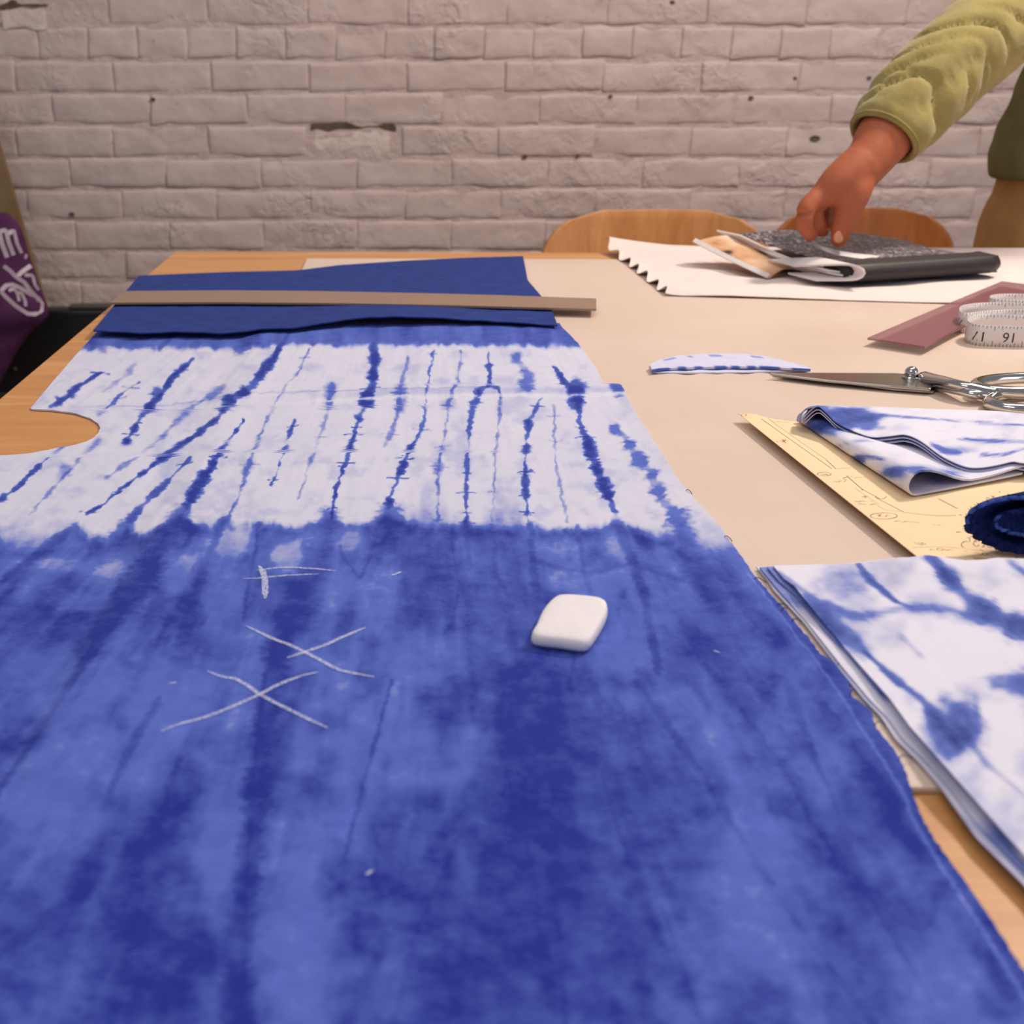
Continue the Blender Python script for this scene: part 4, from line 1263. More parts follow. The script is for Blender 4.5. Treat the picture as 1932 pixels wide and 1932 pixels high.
# ------------------------------------------------------------------ rolled navy cloth
roll = thing('rolled_navy_cloth', 'dark navy fuzzy cloth roll with spiral end facing the camera', 'cloth roll', tuple(P(1930, 1040, MT + .002)))
rc = P(1934, 1050, MT + 0.003)                       # below the middle of its end
RX_, RZ_ = 0.033, 0.0178
dirb = np.array([0.90, 0.436, 0.0])
perp = np.array([math.cos(-0.12), math.sin(-0.12), 0])
cen = np.array([rc[0], rc[1], TZ + MT + 0.0022 + RZ_ + 0.002])
cen[:2] += dirb[:2] * 0.002
nT = 150
sp_ = []
for k in range(nT):
    a = -math.pi * 0.35 - 2 * math.pi * 1.45 * k / (nT - 1)
    q = 1 - 0.62 * k / (nT - 1)
    rx, rz = RX_ * q + 0.004, RZ_ * (q ** 1.25)
    sp_.append(cen + perp * rx * math.cos(a) + np.array([0, 0, rz * math.sin(a)]))
sp_ = np.array(sp_)
G = np.stack([sp_ + dirb * (0.12 * k / 13) + np.array([0, 0, 0.001 * math.sin(k)]) * 0 + (perp * 0.0016 * (vnoise(np.arange(nT) * .5, k * .7 + 0 * np.arange(nT), 3)[:, None] - .5) if k else 0) for k in range(14)])
G[0] += dirb * (vnoise(np.arange(nT) * .8, np.zeros(nT), 6)[:, None] - .5) * 0.004
o = obj('cloth_wrap', G.reshape(-1, 3), grid_faces(14, nT), M_ROLL, roll)
sm = o.modifiers.new('thick', 'SOLIDIFY'); sm.thickness = 0.0030; sm.offset = 0; crisp(o)
# brighter edge along the spiral end
o = obj('edge_fuzz', *tube(G[0, 30:nT - 8] - dirb * 0.0004, 0.0011, 6), M_ROLLIN, roll)
fz = []
for k in range(0, nT - 2, 1):
    for r_ in range(3):
        p0 = G[0, k] + rng.randn(3) * 0.0012
        fz.append(tube([p0, p0 - dirb * 0.0012 + rng.randn(3) * 0.0009], 0.00016, 3))
v_, f_ = join(fz)
o = obj('fuzz_fibres', v_, f_, M_ROLL, roll); o['kind'] = 'stuff'

# ------------------------------------------------------------------ tailor's chalk
ch_z = float(hcloth(np.array(1075.), np.array(1180.), P(1075, 1180)[0], P(1075, 1180)[1])) + 0.0002
oc = [(840, 235), (1000, 240), (1280, 265), (1440, 300), (1500, 380), (1495, 500), (1420, 660), (1280, 880), (1190, 960), (1040, 960), (800, 925), (620, 905), (430, 880), (355, 850), (350, 800), (420, 680), (490, 520), (590, 370), (720, 260)]
oc = smooth_path(np.array([P(960 + x / 8.05, 1090 + y / 8.05, ch_z + 0.0062)[:2] for x, y in oc]), 56, closed=True)
cc = oc.mean(0)
layers = [(0.86, 0.0), (0.95, 0.0006), (1.0, 0.0022), (1.0, 0.0040), (0.975, 0.0056), (0.93, 0.0064), (0.80, 0.0067), (0.4, 0.0068)]
cvv, cff = [], []
for s_, z in layers:
    r_ = cc + (oc - cc) * s_
    jit = 1 + 0.01 * (vnoise(np.arange(56) * .7, np.full(56, z * 900), 4) - .5)
    cvv += [(cc[0] + (p[0] - cc[0]) * j_, cc[1] + (p[1] - cc[1]) * j_, TZ + ch_z + z) for p, j_ in zip(r_, jit)]
for i in range(len(layers) - 1):
    for j in range(56):
        cff.append((i * 56 + j, i * 56 + (j + 1) % 56, (i + 1) * 56 + (j + 1) % 56, (i + 1) * 56 + j))
cff.append(tuple(range(55, -1, -1))); cff.append(tuple(len(cvv) - 56 + j for j in range(56)))
chk = obj('tailor_chalk', cvv, cff, M_CHALK)
tag(chk, 'white rounded block of tailor chalk resting on the blue cloth', 'chalk')

# ------------------------------------------------------------------ tape measure standing on edge in loops
tape = thing('tape_measure', 'white cloth tape measure in loose standing loops with black inch numbers', 'tape measure', tuple(P(1870, 655, MT)))
TH = 0.0190
INCH = 0.0254
near = [(2200, 640), (2060, 650), (1960, 656), (1900, 656), (1850, 654), (1826, 649), (1819, 642), (1828, 635), (1860, 632), (1920, 634), (2020, 632)]
pn = smooth_path(np.array([P(x, y, MT)[:2] for x, y in near]), 160)
mid = [(2020, 632.5), (1960, 627), (1900, 625), (1850, 628), (1815, 632), (1804, 625), (1812, 616), (1850, 611), (1910, 612), (1990, 618), (2080, 618)]
pm = smooth_path(np.array([P(x, y - 3, MT)[:2] for x, y in mid]), 140)
bk = [(2120, 606), (2000, 604), (1930, 603), (1880, 601), (1862, 597), (1868, 592), (1900, 590), (1980, 592), (2100, 594)]
pk = smooth_path(np.array([P(x, y, MT)[:2] for x, y in bk]), 120)


def text_mesh(body, size):
    cu = bpy.data.curves.new('txt', 'FONT'); cu.body = body; cu.size = size
    cu.align_x = 'CENTER'; cu.resolution_u = 3
    o_ = bpy.data.objects.new('txt', cu); C.objects.link(o_)
    bpy.context.view_layer.update()
    dg = bpy.context.evaluated_depsgraph_get()
    me = bpy.data.meshes.new_from_object(o_.evaluated_get(dg))
    v_ = np.array([v.co[:] for v in me.vertices]); f_ = [tuple(p.vertices) for p in me.polygons]
    bpy.data.objects.remove(o_); bpy.data.meshes.remove(me); bpy.data.curves.remove(cu)
    return v_, f_


def ribbon_tape(path, s_first, first_no, z0=0.0):
    """vertical strip along a plan path; numbers upside down, ticks on both edges"""
    L = np.concatenate([[0], np.cumsum(np.linalg.norm(np.diff(path, axis=0), axis=1))])
    tg = np.gradient(path, axis=0); tg /= np.linalg.norm(tg, axis=1)[:, None]
    nrm = np.stack([tg[:, 1], -tg[:, 0]], -1)

    def at(s, h, off):
        x = np.interp(s, L, path[:, 0]); y = np.interp(s, L, path[:, 1])
        nx = np.interp(s, L, nrm[:, 0]); ny = np.interp(s, L, nrm[:, 1])
        return np.stack([x + nx * off, y + ny * off, TZ + MT + z0 + 0.0003 + h + 0 * s], -1)
    hs = np.linspace(0, TH, 4)
    G_ = np.stack([at(L, h + 0 * L, 0.0) for h in hs])
    strip = obj('tape_strip', G_.reshape(-1, 3), grid_faces(4, len(path)), M_TAPE, tape)
    sm_ = strip.modifiers.new('thick', 'SOLIDIFY'); sm_.thickness = 0.0005; sm_.offset = 0
    off = 0.0004
    parts = []
    for side in (1, -1):
        s = s_first % (INCH / 8); k = 0
        while s < L[-1] - 0.001:
            kk_ = round((s - s_first) / (INCH / 8))
            ln = 0.0062 if kk_ % 8 == 4 else (0.0042 if kk_ % 2 == 0 else 0.0028)
            if kk_ % 8 == 0: ln = 0.0030
            for (h0, h1) in ((0, ln * .9), (TH - ln * .7, TH)):
                ss = np.array([s - 0.00022, s + 0.00022, s + 0.00022, s - 0.00022]); hh = np.array([h0, h0, h1, h1])
                parts.append((at(ss, hh, off * side), [(0, 1, 2, 3)]))
            s += INCH / 8
    n_ = 0
    s = s_first
    while s < L[-1] - 0.006:
        if s > 0.006:
            v_, f_ = text_mesh(str(abs(first_no - n_)), 0.0126)
            cx_ = (v_[:, 0].min() + v_[:, 0].max()) / 2; cy_ = (v_[:, 1].min() + v_[:, 1].max()) / 2
            for side in (1,):
                # upside down on the outer face
                dx = -(v_[:, 0] - cx_); dy = -(v_[:, 1] - cy_)
                sgn = -1
                parts.append((at(s + sgn * dx, TH * 0.46 + dy, -off * side), f_))
        n_ += 1; s += INCH
    v2, f2 = join(parts)
    obj('printed_scale', v2, f2, M_INK, strip)


Ln = np.concatenate([[0], np.cumsum(np.linalg.norm(np.diff(pn, axis=0), axis=1))])
k16 = int(np.argmin(np.hypot(*(pn[:80] - P(1884, 655.5, MT)[:2]).T)))
s16 = Ln[k16]
# numbers run downwards to the right, so upwards along this right-to-left path
ribbon_tape(pn, s16 - INCH * 6, -(16 - 6))
ribbon_tape(pm, 0.012, 25)
ribbon_tape(pk, 0.010, 37)

# ------------------------------------------------------------------ chairs
def chair(label, cx, cy, ztop, wback, yaw, mat):
    t = thing('plywood_chair', label, 'chair', (cx, cy, 0), 'plywood chairs along the wall')
    hw = wback / 2
    # back shell: rounded outline, slightly dished, leaning back
    outline = []
    Rr = 0.085
    zt, zb = ztop, ztop - 0.27
    nu_, nv_ = 30, 18
    G = np.zeros((nv_, nu_, 3))
    for i in range(nv_):
        v_ = i / (nv_ - 1)
        for j in range(nu_):
            u = j / (nu_ - 1) * 2 - 1
            z = zb + (zt - zb) * v_
            # half width with rounded upper corners; slight flare downwards
            h_ = hw * (1.0 - 0.03 * v_)
            d = max(0, z - (zt - Rr))
            h2 = h_ - Rr * 1.25 * (1 - math.sqrt(max(0, 1 - (d / Rr) ** 2)))
            d2 = max(0, (zb + 0.06) - z)
            h2 -= 0.06 * (1 - math.sqrt(max(0, 1 - (d2 / 0.06) ** 2)))
            x = u * h2
            y = -0.035 * (x / hw) ** 2 + 0.05 * (v_ - .5)
            G[i, j] = (x, y, z)
    ca, sa = math.cos(yaw), math.sin(yaw)

    def tr(a):
        a = np.asarray(a, float).reshape(-1, 3)
        return np.stack([cx + a[:, 0] * ca - a[:, 1] * sa, cy + a[:, 0] * sa + a[:, 1] * ca, a[:, 2]], -1)
    o_ = obj('backrest', tr(G), grid_faces(nv_, nu_), mat, t)
    sm_ = o_.modifiers.new('thick', 'SOLIDIFY'); sm_.thickness = 0.011; sm_.offset = 0
    bevel(o_, 0.004, 2)
    # seat
    zs = 0.44 * ztop / 0.755
    pts = []
    for a in np.linspace(0, 2 * math.pi, 40, endpoint=False):
        c_, s_ = math.cos(a), math.sin(a)
        pts.append((math.copysign(abs(c_) ** .5, c_) * hw * .98, -0.215 + math.copysign(abs(s_) ** .5, s_) * 0.195))
    v_, f_ = prism(pts, zs - 0.011, zs)
    bevel(obj('seat', tr(v_), f_, mat, t, False), 0.004)
    for sx__ in (-1, 1):
        for sy__, yy in ((1, -0.37), (-1, -0.06)):
            v_, f_ = tube([(sx__ * hw * .60, yy + sy__ * .03, zs - 0.012), (sx__ * hw * .9, yy - sy__ * 0.03, 0.0)], 0.0095, 10, up=(0, 1, 0))
            obj('leg', tr(v_), f_, M_LEG, t)
        v_, f_ = tube(smooth_path([(sx__ * 0.06, -0.10, zs - 0.020), (sx__ * 0.06, 0.012, zs - 0.012), (sx__ * 0.06, 0.020, zs + 0.05), (sx__ * 0.06, -0.012 + 0.02, zb + 0.06)], 16), 0.007, 8, up=(1, 0, 0))
        obj('back_support', tr(v_), f_, M_LEG, t)
    return t


c1 = PY(1236, 430, 2.10); c1b = PY(1236, 396, 2.12)
chair('light honey plywood chair with rounded back, nearer to the blue cloth', c1[0], 2.10, c1b[2], 0.405, 0.0, M_PLY)
c2_ = PY(1622, 430, 2.36); c2b = PY(1622, 393, 2.38)
chair('plywood chair, its shade painted in as darker brown, behind the notebook and hand', c2_[0], 2.36, c2b[2], 0.385, 0.10, M_PLY_SHADED)

# ------------------------------------------------------------------ notebook, printed sheet
nbk = thing('composition_notebook', 'black and white marbled composition notebook lifted by the hand', 'notebook', tuple(P(1700, 520, MT)))
zc_ = MT + 0.0082
A_ = P(1590, 534, zc_); B_ = P(1884, 514, zc_)
sd = (B_ - A_) / np.linalg.norm(B_ - A_)
bkd = np.array([-sd[1], sd[0], 0.0])
Ls = np.linalg.norm(B_ - A_)
# black taped spine: half-round front
ns = 12
prof = [(0.0, 0.0)] + [(-0.006 * math.sin(math.pi * k / ns), 0.019 * k / ns) for k in range(1, ns)] + [(0.0, 0.019), (0.03, 0.020), (0.03, 0.0)]
Gs = np.stack([np.stack([A_ + sd * Ls * e_ + bkd * (p_[0] + (0.005 if e_ in (0, 1) else 0)) + np.array([0, 0, p_[1]]) for p_ in prof]) for e_ in (0, .03, .2, .4, .6, .8, .94, 1)])
npf = len(prof)
obj('spine', Gs.reshape(-1, 3), [tuple(q) for q in grid_faces(8, npf)] + [(i * npf + npf - 1, i * npf, (i + 1) * npf, (i + 1) * npf + npf - 1) for i in range(7)] + [tuple(range(npf - 1, -1, -1)), tuple(7 * npf + j for j in range(npf))], M_BLACK, nbk, True)
# lower cover and page block
def slab(a0, a1, b0, b1, z0, z1):
    q = [A_ + sd * a0 + bkd * b0, A_ + sd * a1 + bkd * b0, A_ + sd * a1 + bkd * b1, A_ + sd * a0 + bkd * b1]
    return prism([(p_[0], p_[1]) for p_ in q], TZ + z0, TZ + z1)
obj('lower_cover', *slab(0.0, Ls, 0.002, 0.175, zc_, zc_ + 0.0012), M_BLACK, nbk, False)
obj('page_block', *slab(0.004, Ls - 0.004, 0.006, 0.168, zc_ + 0.0014, zc_ + 0.012), M_PAGE, nbk, False)
# marbled upper cover, bent up towards the hand
n1, n2 = 26, 34
def bend(c00, c10, c11, c01, up1, up2):
    G_ = np.zeros((n1, n2, 3))
    for i in range(n1):
        u = i / (n1 - 1)
        for j in range(n2):
            s_ = j / (n2 - 1)
            p_ = (c00 * (1 - s_) + c10 * s_) * (1 - u) + (c01 * (1 - s_) + c11 * s_) * u
            p_ = p_ + np.array([0, 0, up1 * math.sin(math.pi * u) + up2 * math.sin(math.pi * s_) * u])
            G_[i, j] = p_
    return G_
k00 = A_ + sd * 0.010 + np.array([0, 0, 0.019]); k10 = B_ - sd * 0.006 + bkd * 0.004 + np.array([0, 0, 0.019])
k01 = PY(1397, 440, 1.50); k11 = PY(1700, 452, 1.58)
cov = bend(k00, k10, k11, k01, -0.004, 0.008)
v, f = sheet(cov, 0.0010)
o = obj('marbled_cover', v, f, M_MARBLE, nbk)
# white pages curling out of the left side
for q, (pA, pB, pC, pD) in enumerate([
    ((1397, 444, 1.49), (1460, 474, 1.44), (1540, 505, 1.36), (1600, 516, 1.335)),
    ((1420, 462, 1.49), (1480, 488, 1.43), (1560, 514, 1.35), (1622, 524, 1.325)),
    ((1500, 512, 1.45), (1560, 500, 1.41), (1610, 500, 1.385), (1634, 514, 1.372))]):
    c_ = smooth_path([PY(*pA), PY(*pB), PY(*pC), PY(*pD)], 22)
    if q == 2:      # a page bundle looping round and back
        c_ = smooth_path([PY(1500, 503, 1.38), PY(1560, 500, 1.345), PY(1606, 500, 1.325), PY(1629, 508, 1.318), PY(1630, 520, 1.317), PY(1610, 528, 1.321), PY(1540, 529, 1.345)], 30)
    G_ = np.stack([c_, c_ + bkd * 0.025, c_ + bkd * 0.05])
    o = obj('curled_page', G_.reshape(-1, 3), grid_faces(3, len(c_)), M_PAGE, nbk)
    sm = o.modifiers.new('thick', 'SOLIDIFY'); sm.thickness = 0.0022; sm.offset = 0; crisp(o)
c_ = smooth_path([PY(1532, 456, 1.42), PY(1560, 468, 1.395), PY(1600, 477, 1.39), PY(1660, 484, 1.40)], 20)
G_ = np.stack([c_, c_ + np.array([0.0, -0.010, -0.004])])
o = obj('bookmark_strip', G_.reshape(-1, 3), grid_faces(2, 20), M_PAGE, nbk)
sm = o.modifiers.new('thick', 'SOLIDIFY'); sm.thickness = 0.0015; sm.offset = 0; crisp(o)

mg = np.zeros((20, 24, 3))
m00, m10, m11, m01 = PY(1452, 524, 1.385), PY(1496, 506, 1.415), PY(1402, 446, 1.52), PY(1312, 456, 1.50)
for i in range(20):
    u = i / 19
    for j in range(24):
        s_ = j / 23
        mg[i, j] = (m00 * (1 - s_) + m10 * s_) * (1 - u) + (m01 * (1 - s_) + m11 * s_) * u + np.array([0, 0, -0.001 * math.sin(math.pi * u) + 0.004 * math.sin(math.pi * s_)])
v, f = sheet(mg, 0.0012)
mgo = obj('printed_booklet', v, f, M_PRINT)
tag(mgo, 'peach coloured printed booklet flopping open left of the notebook', 'booklet')
lo = mg[:, 0]
G_ = np.stack([lo + np.array([0, 0, 0.0040]), lo + np.array([-0.004, -0.003, 0.0003])])
o = obj('page_edge', G_.reshape(-1, 3), grid_faces(2, 20), M_PAGE, mgo)
sm = o.modifiers.new('thick', 'SOLIDIFY'); sm.thickness = 0.0018; sm.offset = 0; crisp(o)

# ------------------------------------------------------------------ person
person = thing('person', 'person in olive green fleece and khaki trousers reaching down to a notebook', 'person', (1.10, 1.80, 0))


def remesh(name, parts, voxel, mat, parent, smooth_it=6):
    """union of closed pieces as one continuous surface"""
    v_, f_ = join(parts)
    me = bpy.data.meshes.new(name)
    me.from_pydata([tuple(p) for p in v_], [], f_); me.update()
    o_ = bpy.data.objects.new(name, me); C.objects.link(o_)
    r = o_.modifiers.new('r', 'REMESH'); r.mode = 'VOXEL'; r.voxel_size = voxel
    s_ = o_.modifiers.new('s', 'SMOOTH'); s_.factor = 0.5; s_.iterations = smooth_it
    bpy.context.view_layer.update()
    dg = bpy.context.evaluated_depsgraph_get()
    m2 = bpy.data.meshes.new_from_object(o_.evaluated_get(dg))
    v2 = np.array([q.co[:] for q in m2.vertices]); f2 = [tuple(p.vertices) for p in m2.polygons]
    bpy.data.objects.remove(o_); bpy.data.meshes.remove(m2)
    return obj(name, v2, f2, mat, parent)


def ellipsoid(c, r, n=14, m_=20):
    vv = []
    for i in range(n + 1):
        a = math.pi * i / n
        for j in range(m_):
            b_ = 2 * math.pi * j / m_
            vv.append((c[0] + r[0] * math.sin(a) * math.cos(b_), c[1] + r[1] * math.sin(a) * math.sin(b_), c[2] + r[2] * math.cos(a)))
    ff = [(i * m_ + j, (i + 1) * m_ + j, (i + 1) * m_ + (j + 1) % m_, i * m_ + (j + 1) % m_) for i in range(n) for j in range(m_)]
    return np.array(vv), ff


def limb(pts, radii, n=18):
    """capsule chain with round ends"""
    pts = np.array([np.array(p) for p in pts]); radii = np.asarray(radii, float)
    pth = smooth_path(np.column_stack([pts, radii]), n)
    out = [tube(pth[:, :3], pth[:, 3], 16, up=(0.13, 0.21, 0.97))]
    out.append(ellipsoid(pth[0, :3], [pth[0, 3]] * 3, 8, 12)); out.append(ellipsoid(pth[-1, :3], [pth[-1, 3]] * 3, 8, 12))
    return out


# right arm: hand, wrist, forearm (bare skin), continuing inside the sleeve
wr = PY(1643, 297, 1.42)
fo = PY(1680, 245, 1.445)
el = PY(1868, 62, 1.55)
sh = np.array([0.905, 1.735, 1.335])
parts = []
parts += limb([fo + (el - fo) * .5, fo, wr, PY(1612, 328, 1.412)], [0.036, 0.0335, 0.0270, 0.0265], 22)
parts += limb([PY(1622, 318, 1.412), PY(1580, 350, 1.40), PY(1545, 374, 1.395)], [0.0265, 0.023, 0.0135])
parts += limb([PY(1622, 320, 1.43), PY(1586, 346, 1.425), PY(1558, 368, 1.425)], [0.025, 0.022, 0.0135])
parts += limb([PY(1625, 325, 1.445), PY(1592, 352, 1.445), PY(1570, 372, 1.45)], [0.023, 0.020, 0.0125])
# fingers curled down onto the notebook
parts += limb([PY(1548, 372, 1.395), PY(1529, 384, 1.388), PY(1518, 404, 1.382), PY(1521, 430, 1.385), PY(1530, 444, 1.392)], [0.0130, 0.0115, 0.0105, 0.0092, 0.0080])
parts += limb([PY(1556, 372, 1.412), PY(1541, 388, 1.402), PY(1537, 404, 1.396), PY(1546, 424, 1.398), PY(1552, 436, 1.404)], [0.0125, 0.0110, 0.0100, 0.0088, 0.0078])
parts += limb([PY(1564, 372, 1.430), PY(1554, 388, 1.424), PY(1552, 404, 1.420), PY(1560, 420, 1.424)], [0.0115, 0.0105, 0.0095, 0.0082])
parts += limb([PY(1572, 376, 1.452), PY(1562, 392, 1.450), PY(1562, 408, 1.448), PY(1568, 420, 1.450)], [0.0105, 0.0095, 0.0085, 0.0075])
# thumb leaving the side of the palm
parts += limb([PY(1619, 338, 1.404), PY(1612, 364, 1.393), PY(1602, 392, 1.388), PY(1590, 426, 1.386), PY(1584, 451, 1.386)], [0.0195, 0.0185, 0.0155, 0.0125, 0.0104], 24)
hand = remesh('arm_and_hand', parts, 0.0022, M_SKIN, person, 14)
# thumb nail
tn = PY(1583, 447, 1.3765)
obj('thumb_nail', *ellipsoid(tn, (0.0060, 0.0014, 0.0070), 8, 12), M_NAIL, hand)

# fleece sleeve with gathered wrinkles
cu0 = PY(1664, 263, 1.437)
path = smooth_path([cu0, PY(1697, 222, 1.452), PY(1740, 176, 1.475), PY(1796, 122, 1.51), PY(1862, 62, 1.55), PY(1925, -30, 1.60), sh + np.array([-.01, 0, -.09]), sh], 150)
rad_ = np.interp(np.linspace(0, 1, 150), [0, .03, .10, .22, .36, .5, .7, .9, 1], [.0395, .0415, .0465, .0520, .0560, .0590, .064, .072, .066])
tg = np.gradient(path, axis=0); tg /= np.linalg.norm(tg, axis=1)[:, None]
sidev = np.cross(tg, np.broadcast_to([0.0, 1.0, 0.0], tg.shape)); sidev /= np.linalg.norm(sidev, axis=1)[:, None]
bv = np.cross(sidev, tg)
ns = 64
ang = np.linspace(0, 2 * math.pi, ns, endpoint=False)
arc = np.concatenate([[0], np.cumsum(np.linalg.norm(np.diff(path, axis=0), axis=1))])
rowsV = []
for i in range(150):
    r_ = rad_[i]
    phase = arc[i] * 88 + 1.9 * np.sin(ang + 0.5) + 0.8 * np.sin(2 * ang + arc[i] * 15) + 4.5 * (vnoise(np.cos(ang) * 1.2 + 7, arc[i] * 16 + np.sin(ang) * 1.2, 5) - .5)
    ph2 = arc[i] * 170 - 1.2 * np.sin(ang - 0.8) + 6 * (vnoise(np.cos(ang) * 1.6 + 3, arc[i] * 22 + np.sin(ang) * 1.6, 15) - .5)
    nse = vnoise(np.cos(ang) * 1.8 + 5, arc[i] * 26 + np.sin(ang) * 1.8, 8)
    ns2 = vnoise(np.cos(ang) * 2.4 + 9, arc[i] * 34 + np.sin(ang) * 2.4, 28)
    wr_ = (1 - np.abs(np.sin(phase))) ** 3 * sstep(.15, .7, nse) + 0.35 * (1 - np.abs(np.sin(ph2))) ** 3 * sstep(.35, .8, ns2) + 0.5 * (ns2 - .5)
    amp = 0.0105 * sstep(0.0, 0.03, arc[i])
    rr = r_ * (1 + 0.05 * np.sin(2 * ang + arc[i] * 20)) - amp * wr_ + 0.0025
    if arc[i] < 0.012: rr = rr - 0.004 * (1 - arc[i] / 0.012)
    rowsV.append(path[i] + rr[:, None] * (np.cos(ang)[:, None] * sidev[i] + np.sin(ang)[:, None] * bv[i]))
# turned-in cuff
inner = [cu0 + (rowsV[0] - path[0]) * k_ + tg[0] * d_ for k_, d_ in ((0.93, 0.0005), (0.88, 0.006), (0.86, 0.03))]
tilt = []
G = np.stack(inner[::-1] + rowsV)
# slant the cuff opening so that it faces the camera and lower left
nr_, nc_ = G.shape[:2]
ff = [(i * nc_ + j, i * nc_ + (j + 1) % nc_, (i + 1) * nc_ + (j + 1) % nc_, (i + 1) * nc_ + j) for i in range(nr_ - 1) for j in range(nc_)]
slv = obj('sleeve', G.reshape(-1, 3), ff, M_FLEECE, person)
slv['label'] = 'wrinkled light olive fleece sleeve'
# cuff band
cb = smooth_path(np.array([G[3 + 1, k_] for k_ in range(0, ns, 2)]), 40, closed=True)
obj('cuff_hem', *tube(cb, 0.0014, 8, closed=True), M_FLEECE, slv)

# torso (jacket), other sleeve, trousers, head: mostly out of the picture
bc = np.array([1.105, 1.81])


def loft(secs, n=32, m_=None):
    """closed body from horizontal ellipse sections (x, y, z, rx, ry)"""
    s_ = smooth_path(np.array(secs, float), 40)
    a = np.linspace(0, 2 * math.pi, n, endpoint=False)
    vv = np.stack([np.stack([q[0] + q[3] * np.cos(a), q[1] + q[4] * np.sin(a), q[2] + 0 * a], -1) for q in s_])
    k = len(s_)
    f_ = [(i * n + j, i * n + (j + 1) % n, (i + 1) * n + (j + 1) % n, (i + 1) * n + j) for i in range(k - 1) for j in range(n)]
    f_ += [tuple(range(n - 1, -1, -1)), tuple((k - 1) * n + j for j in range(n))]
    return vv.reshape(-1, 3), f_


hipL = PY(1892, 300, 1.80)[0]
jx = 1.095
jparts = [loft([(jx, 1.81, 0.832, 0.180, 0.118), (jx, 1.81, 0.87, 0.188, 0.126), (jx, 1.80, 0.92, 0.183, 0.126), (jx, 1.795, 0.965, 0.168, 0.122), (jx, 1.79, 1.03, 0.156, 0.118),
                (jx - .005, 1.77, 1.16, 0.172, 0.123), (jx - .015, 1.75, 1.28, 0.185, 0.118), (jx - .015, 1.735, 1.35, 0.15, 0.095), (jx - .015, 1.725, 1.40, 0.07, 0.065)])]
jparts += limb([sh + np.array([0.08, 0, 0.0]), sh, sh * .7 + path[128] * .3], [0.07, 0.066, 0.06])
lsh = np.array([jx + .19, 1.745, 1.325]); lel = np.array([jx + .27, 1.80, 1.04]); lwr = np.array([jx + .22, 1.66, 0.86])
jparts += limb([lsh - np.array([.09, 0, 0]), lsh, lel, lwr], [.068, .066, .052, .042], 26)
jk = remesh('jacket', jparts, 0.006, M_JACKET, person, 6)
jk['label'] = 'olive jacket body with shade put into its colour'
co = np.array([q.co[:] for q in jk.data.vertices])
d_ = (vnoise(co[:, 0] * 14 + co[:, 2] * 16, co[:, 2] * 34 - co[:, 0] * 20, 9) - .5) * 0.009
no = np.array([q.normal[:] for q in jk.data.vertices])
jk.data.vertices.foreach_set('co', (co + no * d_[:, None]).ravel().astype(np.float32)); jk.data.update()
tx = PY(1862, 440, 1.80)[0]
tp = [loft([(jx, 1.82, 0.74, 0.172, 0.108), (jx, 1.82, 0.80, 0.170, 0.108), (jx, 1.82, 0.86, 0.160, 0.100), (jx, 1.81, 0.90, 0.15, 0.095)])]
tp += limb([(tx + .090, 1.82, 0.765), (tx + .082, 1.81, 0.66), (tx + .085, 1.82, 0.48), (tx + .09, 1.84, 0.30), (tx + .09, 1.85, 0.10)], [.088, .090, .074, .064, .058], 30)
tp += limb([(jx + .09, 1.82, 0.765), (jx + .10, 1.81, 0.66), (jx + .11, 1.82, 0.48), (jx + .115, 1.84, 0.30), (jx + .12, 1.85, 0.10)], [.092, .088, .074, .064, .058], 30)
tr_o = remesh('trousers', tp, 0.006, M_KHAKI, person, 5)
co = np.array([q.co[:] for q in tr_o.data.vertices]); no = np.array([q.normal[:] for q in tr_o.data.vertices])
d_ = (vnoise(co[:, 0] * 30 + co[:, 2] * 7, co[:, 2] * 9 - co[:, 0] * 10, 12) - .5) * 0.014
tr_o.data.vertices.foreach_set('co', (co + no * d_[:, None]).ravel().astype(np.float32)); tr_o.data.update()
for fx in (tx + .09, jx + .12):
    sp_ = limb([(fx, 1.87, 0.045), (fx, 1.80, 0.045), (fx - .005, 1.69, 0.034)], [.044, .045, .033], 14)
    v_, f_ = join(sp_); v_[:, 2] = np.maximum(v_[:, 2], 0.001)
    obj('shoe', v_, f_, M_SHOE, person)
# head and neck looking down, left hand
hc = np.array([jx - .03, 1.645, 1.535])
hp_ = limb([(jx - .015, 1.735, 1.37), (jx - .022, 1.69, 1.46)], [.056, .054], 8)
hp_ += [ellipsoid(hc + [0, .02, .03], (.076, .092, .098)), ellipsoid(hc + [0, -.025, -.055], (.056, .062, .062)), ellipsoid(hc + [0, -.078, -.012], (.012, .022, .020), 8, 10),
        ellipsoid(hc + [-.077, .02, 0], (.010, .020, .030), 8, 10), ellipsoid(hc + [.077, .02, 0], (.010, .020, .030), 8, 10)]
head = remesh('head', hp_, 0.005, M_SKIN, person, 4)
for s_ in (-1, 1):
    obj('eye', *ellipsoid(hc + [s_ * .030, -.066, .016], (.012, .010, .007), 8, 12), M_EYE, head)
obj('mouth', *ellipsoid(hc + [0, -.080, -.058], (.022, .008, .006), 8, 12), M_LIP, head)
hv, hf = ellipsoid(hc + [0, .032, .042], (.084, .092, .098), 16, 24)
hv = hv[:]; hv[:, 2] = np.maximum(hv[:, 2], hc[2] - .02 + np.clip((hc[1] - hv[:, 1]) * 1.6, 0, .09))
obj('hair', hv, hf, M_HAIR, person)
hl = []
hl += limb([lwr + [0, .03, .03], lwr, lwr + [0, -.03, -.03]], [.030, .027, .026])
for k in range(4):
    b0 = lwr + np.array([-.028 + .018 * k, -.05, -.045])
    hl += limb([lwr + np.array([-.014 + .009 * k, -.02, -.02]), b0, b0 + [0, -.028, -.022], b0 + [0, -.034, -.046]], [.015, .0105, .009, .0078], 14)
